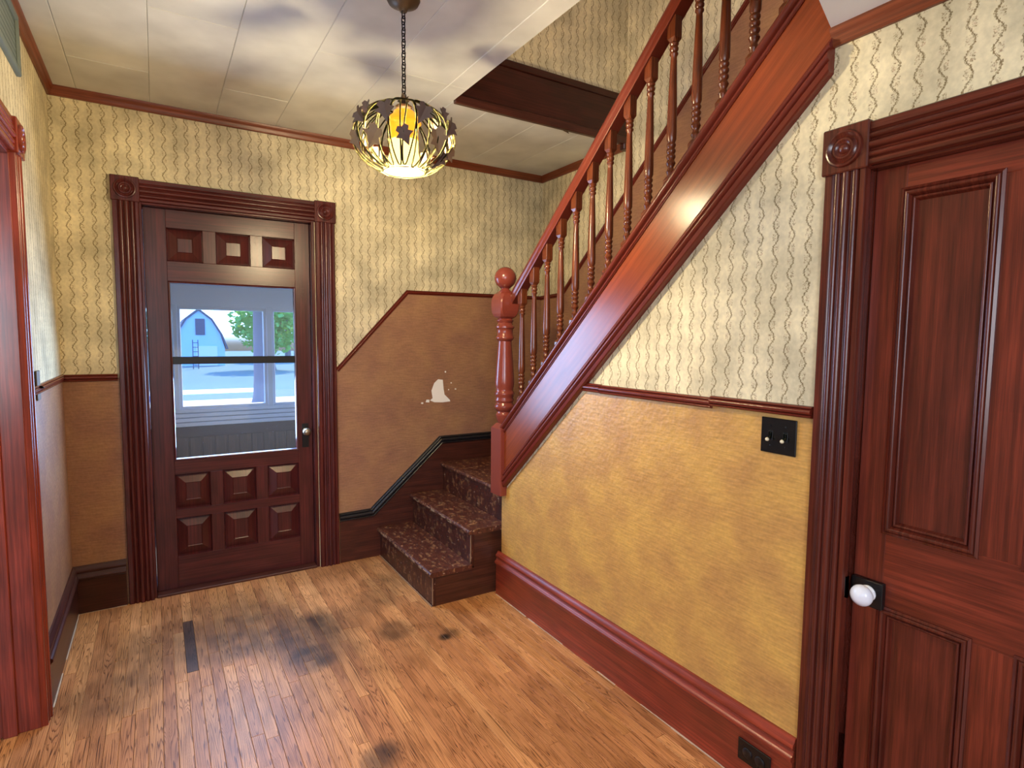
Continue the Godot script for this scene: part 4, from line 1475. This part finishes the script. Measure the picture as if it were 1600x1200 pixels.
func build_outside() -> void:
	# enclosed porch
	var st := begin()
	box(st, Vector3(-4.0, -0.15, -1.75), Vector3(2.0, -0.03, -0.15))
	wall("floor_porch", st, M.porch_floor, "grey porch floor beyond the front door", "floor")
	st = begin()
	box(st, Vector3(-4.0, 1.625, -1.70), Vector3(2.0, 2.5, -1.62))
	var pw := wall("wall_porch", st, M.white_paint, "white porch wall with windows seen through the front door glass", "wall")
	st = begin()
	box(st, Vector3(-4.0, -0.05, -1.72), Vector3(2.0, 0.69, -1.64))
	obj("knee_wall", st, M.porch_dark, pw)
	var x := -2.0
	while x < 0.2:
		st = begin()
		box(st, Vector3(x + 0.003, 0.0, -1.64), Vector3(x + 0.087, 0.60, -1.626), 0.003)
		obj("board", st, M.porch_wood, pw)
		x += 0.09
	for i in 4:
		st = begin()
		box(st, Vector3(-3.0, 0.69 + i * 0.034, -1.72), Vector3(1.2, 0.72 + i * 0.034, -1.585 - i * 0.014), 0.003)
		obj("sill_board", st, M.white_paint, pw)
	for q in [[-1.44, 0.016], [-0.764, 0.022], [-2.2, 0.022], [0.0, 0.022]]:
		st = begin()
		box(st, Vector3(q[0] - q[1], 0.82, -1.71), Vector3(q[0] + q[1], 1.64, -1.615), 0.004)
		obj("window_post", st, M.white_paint, pw)
	var n := 1
	for q in [[-2.178, -1.456], [-1.424, -0.786], [-0.742, -0.022]]:
		var wn := struct("window_%d" % n, ["narrow slice of the left porch window", "middle porch window with view of the barn", "right porch window beside the tree trunk"][n - 1], "window", Vector3(0, 0, -1.66))
		n += 1
		st = begin()
		sweep(st, [Vector2(0, -0.015), Vector2(0, 0.018), Vector2(0.018, 0.018), Vector2(0.022, 0.004), Vector2(0.022, -0.015)], [Vector2(q[0], 0.825), Vector2(q[1], 0.825), Vector2(q[1], 1.625), Vector2(q[0], 1.625)], Transform3D.IDENTITY, true)
		obj("sash", st, M.white_paint, wn)
		st = begin()
		box(st, Vector3(q[0] + 0.012, 0.837, -0.002), Vector3(q[1] - 0.012, 1.613, 0.002))
		obj("pane", st, M.glass, wn)
	st = begin()
	box(st, Vector3(-4.0, 2.3, -2.0), Vector3(2.0, 2.4, -0.15))
	wall("ceiling_porch", st, M.white_paint, "white porch ceiling", "ceiling")
	st = begin()
	box(st, Vector3(-4.1, -0.2, -1.75), Vector3(-4.0, 2.4, -0.15))
	box(st, Vector3(2.0, -0.2, -1.75), Vector3(2.1, 2.4, -0.15))
	wall("wall_porch_end", st, M.white_paint, "white end walls of the porch", "wall")
	# ground
	st = begin()
	box(st, Vector3(-60, -1.0, -80), Vector3(80, -0.62, 14))
	var g := wall("ground", st, M.lawn, "shaded lawn across the street", "ground")
	st = begin()
	box(st, Vector3(-60, -0.62, -19.5), Vector3(80, -0.605, -10.0))
	obj("road", st, M.road, g)
	st = begin()
	box(st, Vector3(-60, -0.62, -16.4), Vector3(80, -0.58, -13.4))
	box(st, Vector3(-60, -0.62, -20.3), Vector3(2.0, -0.58, -18.6))
	obj("pale_verge", st, M.snow, g)
	# barn with a gambrel gable
	var b := thing("barn", "blue-grey gambrel barn across the street seen through porch window", "barn", Vector3(0.85, -0.62, -40))
	st = begin()
	var gable := PackedVector2Array([Vector2(-1.9, 0), Vector2(1.5, 0), Vector2(1.5, 1.2), Vector2(1.25, 2.1), Vector2(0.72, 3.05), Vector2(0, 3.66), Vector2(-0.72, 3.05), Vector2(-1.25, 2.1), Vector2(-1.9, 1.2)])
	prism(st, gable, T_BACK, -6.0, 0)
	obj("walls", st, M.barn, b)
	st = begin()
	sweep(st, [Vector2(0.0, -6.1), Vector2(0.0, 0.12), Vector2(0.10, 0.12), Vector2(0.10, -6.1)], [Vector2(1.62, 1.1), Vector2(1.27, 2.1), Vector2(0.73, 3.06), Vector2(0, 3.68), Vector2(-0.73, 3.06), Vector2(-1.27, 2.1), Vector2(-2.0, 1.1)].map(func(v): return v) if false else [Vector2(-2.0, 1.1), Vector2(-1.27, 2.1), Vector2(-0.73, 3.06), Vector2(0, 3.68), Vector2(0.73, 3.06), Vector2(1.27, 2.1), Vector2(1.62, 1.1)])
	obj("roof", st, M.barn_roof, b)
	st = begin()
	box(st, Vector3(-0.22, 2.05, 0), Vector3(0.34, 3.12, 0.06), 0.01)
	obj("loft_window", st, M.barn_roof, b)
	st = begin()
	box(st, Vector3(-0.2, 0, 0), Vector3(1.05, 1.3, 0.05), 0.01)
	obj("garage_door", st, M.white_paint, b)
	var ld := thing("ladder", "dark ladder leaning in front of the barn", "ladder", Vector3(0.40, -0.62, -36.0))
	for q in [-0.14, 0.14]:
		st = begin()
		box(st, Vector3(q - 0.025, 0, -0.02), Vector3(q + 0.025, 1.75, 0.02))
		obj("rail", st, M.barn_roof, ld)
	for i in 6:
		st = begin()
		box(st, Vector3(-0.14, 0.2 + i * 0.27, -0.015), Vector3(0.14, 0.24 + i * 0.27, 0.015))
		obj("rung", st, M.barn_roof, ld)
	# trees
	tree(Vector3(1.05, -0.62, -15.0), 0.20, "thick grey tree trunk in sun at the right of the porch view", 6.0, true)
	tree(Vector3(4.2, -0.62, -33.0), 0.18, "bright green tree between barn and trunk", 5.0, false)
	tree(Vector3(7.5, -0.62, -46.0), 0.22, "green tree behind the barn", 7.0, false)
	tree(Vector3(-3.2, -0.62, -47.0), 0.22, "shaded tree left of the barn", 6.5, false)

func tree(at: Vector3, r: float, label: String, h: float, bare: bool) -> void:
	var t := thing("tree", label, "tree", at)
	var st := begin()
	var pr := []
	for q in [[1.5, 0.0], [1.15, 0.25], [1.0, 0.8], [0.95, 2.0], [0.85, 3.2], [0.6, h * 0.8], [0.1, h]]:
		pr.append(Vector2(q[0] * r, q[1]))
	lathe(st, pr, Transform3D.IDENTITY, 14)
	for i in 5:
		var a := TAU * i / 5 + rng.randf()
		var y := h * rng.randf_range(0.4, 0.7)
		tube(st, [Vector3(0, y, 0), Vector3(cos(a) * 0.8, y + 0.8, sin(a) * 0.8), Vector3(cos(a) * 1.8, y + 1.3, sin(a) * 1.8)], r * 0.3, 6)
	obj("trunk", st, M.bark, t)
	st = begin()
	for i in (700 if bare else 1500):
		var d := Vector3(rng.randfn(), rng.randfn(), rng.randfn()).normalized() * pow(rng.randf(), 0.4)
		var p := Vector3(d.x * 2.2, h * (0.85 if bare else 0.6) + d.y * h * 0.42, d.z * 2.2)
		var b := Basis.from_euler(Vector3(rng.randf() * TAU, rng.randf() * TAU, rng.randf() * TAU))
		var s := rng.randf_range(0.10, 0.22)
		facing(st, [p + b * Vector3(-s, -s * 0.5, 0), p + b * Vector3(s * 0.2, -s * 0.9, 0.1 * s), p + b * Vector3(s, s * 0.6, 0), p + b * Vector3(-s * 0.3, s, 0.1 * s)], b.z)
	var f := obj("foliage", st, M.foliage, t)
	f.set_meta("kind", "stuff")
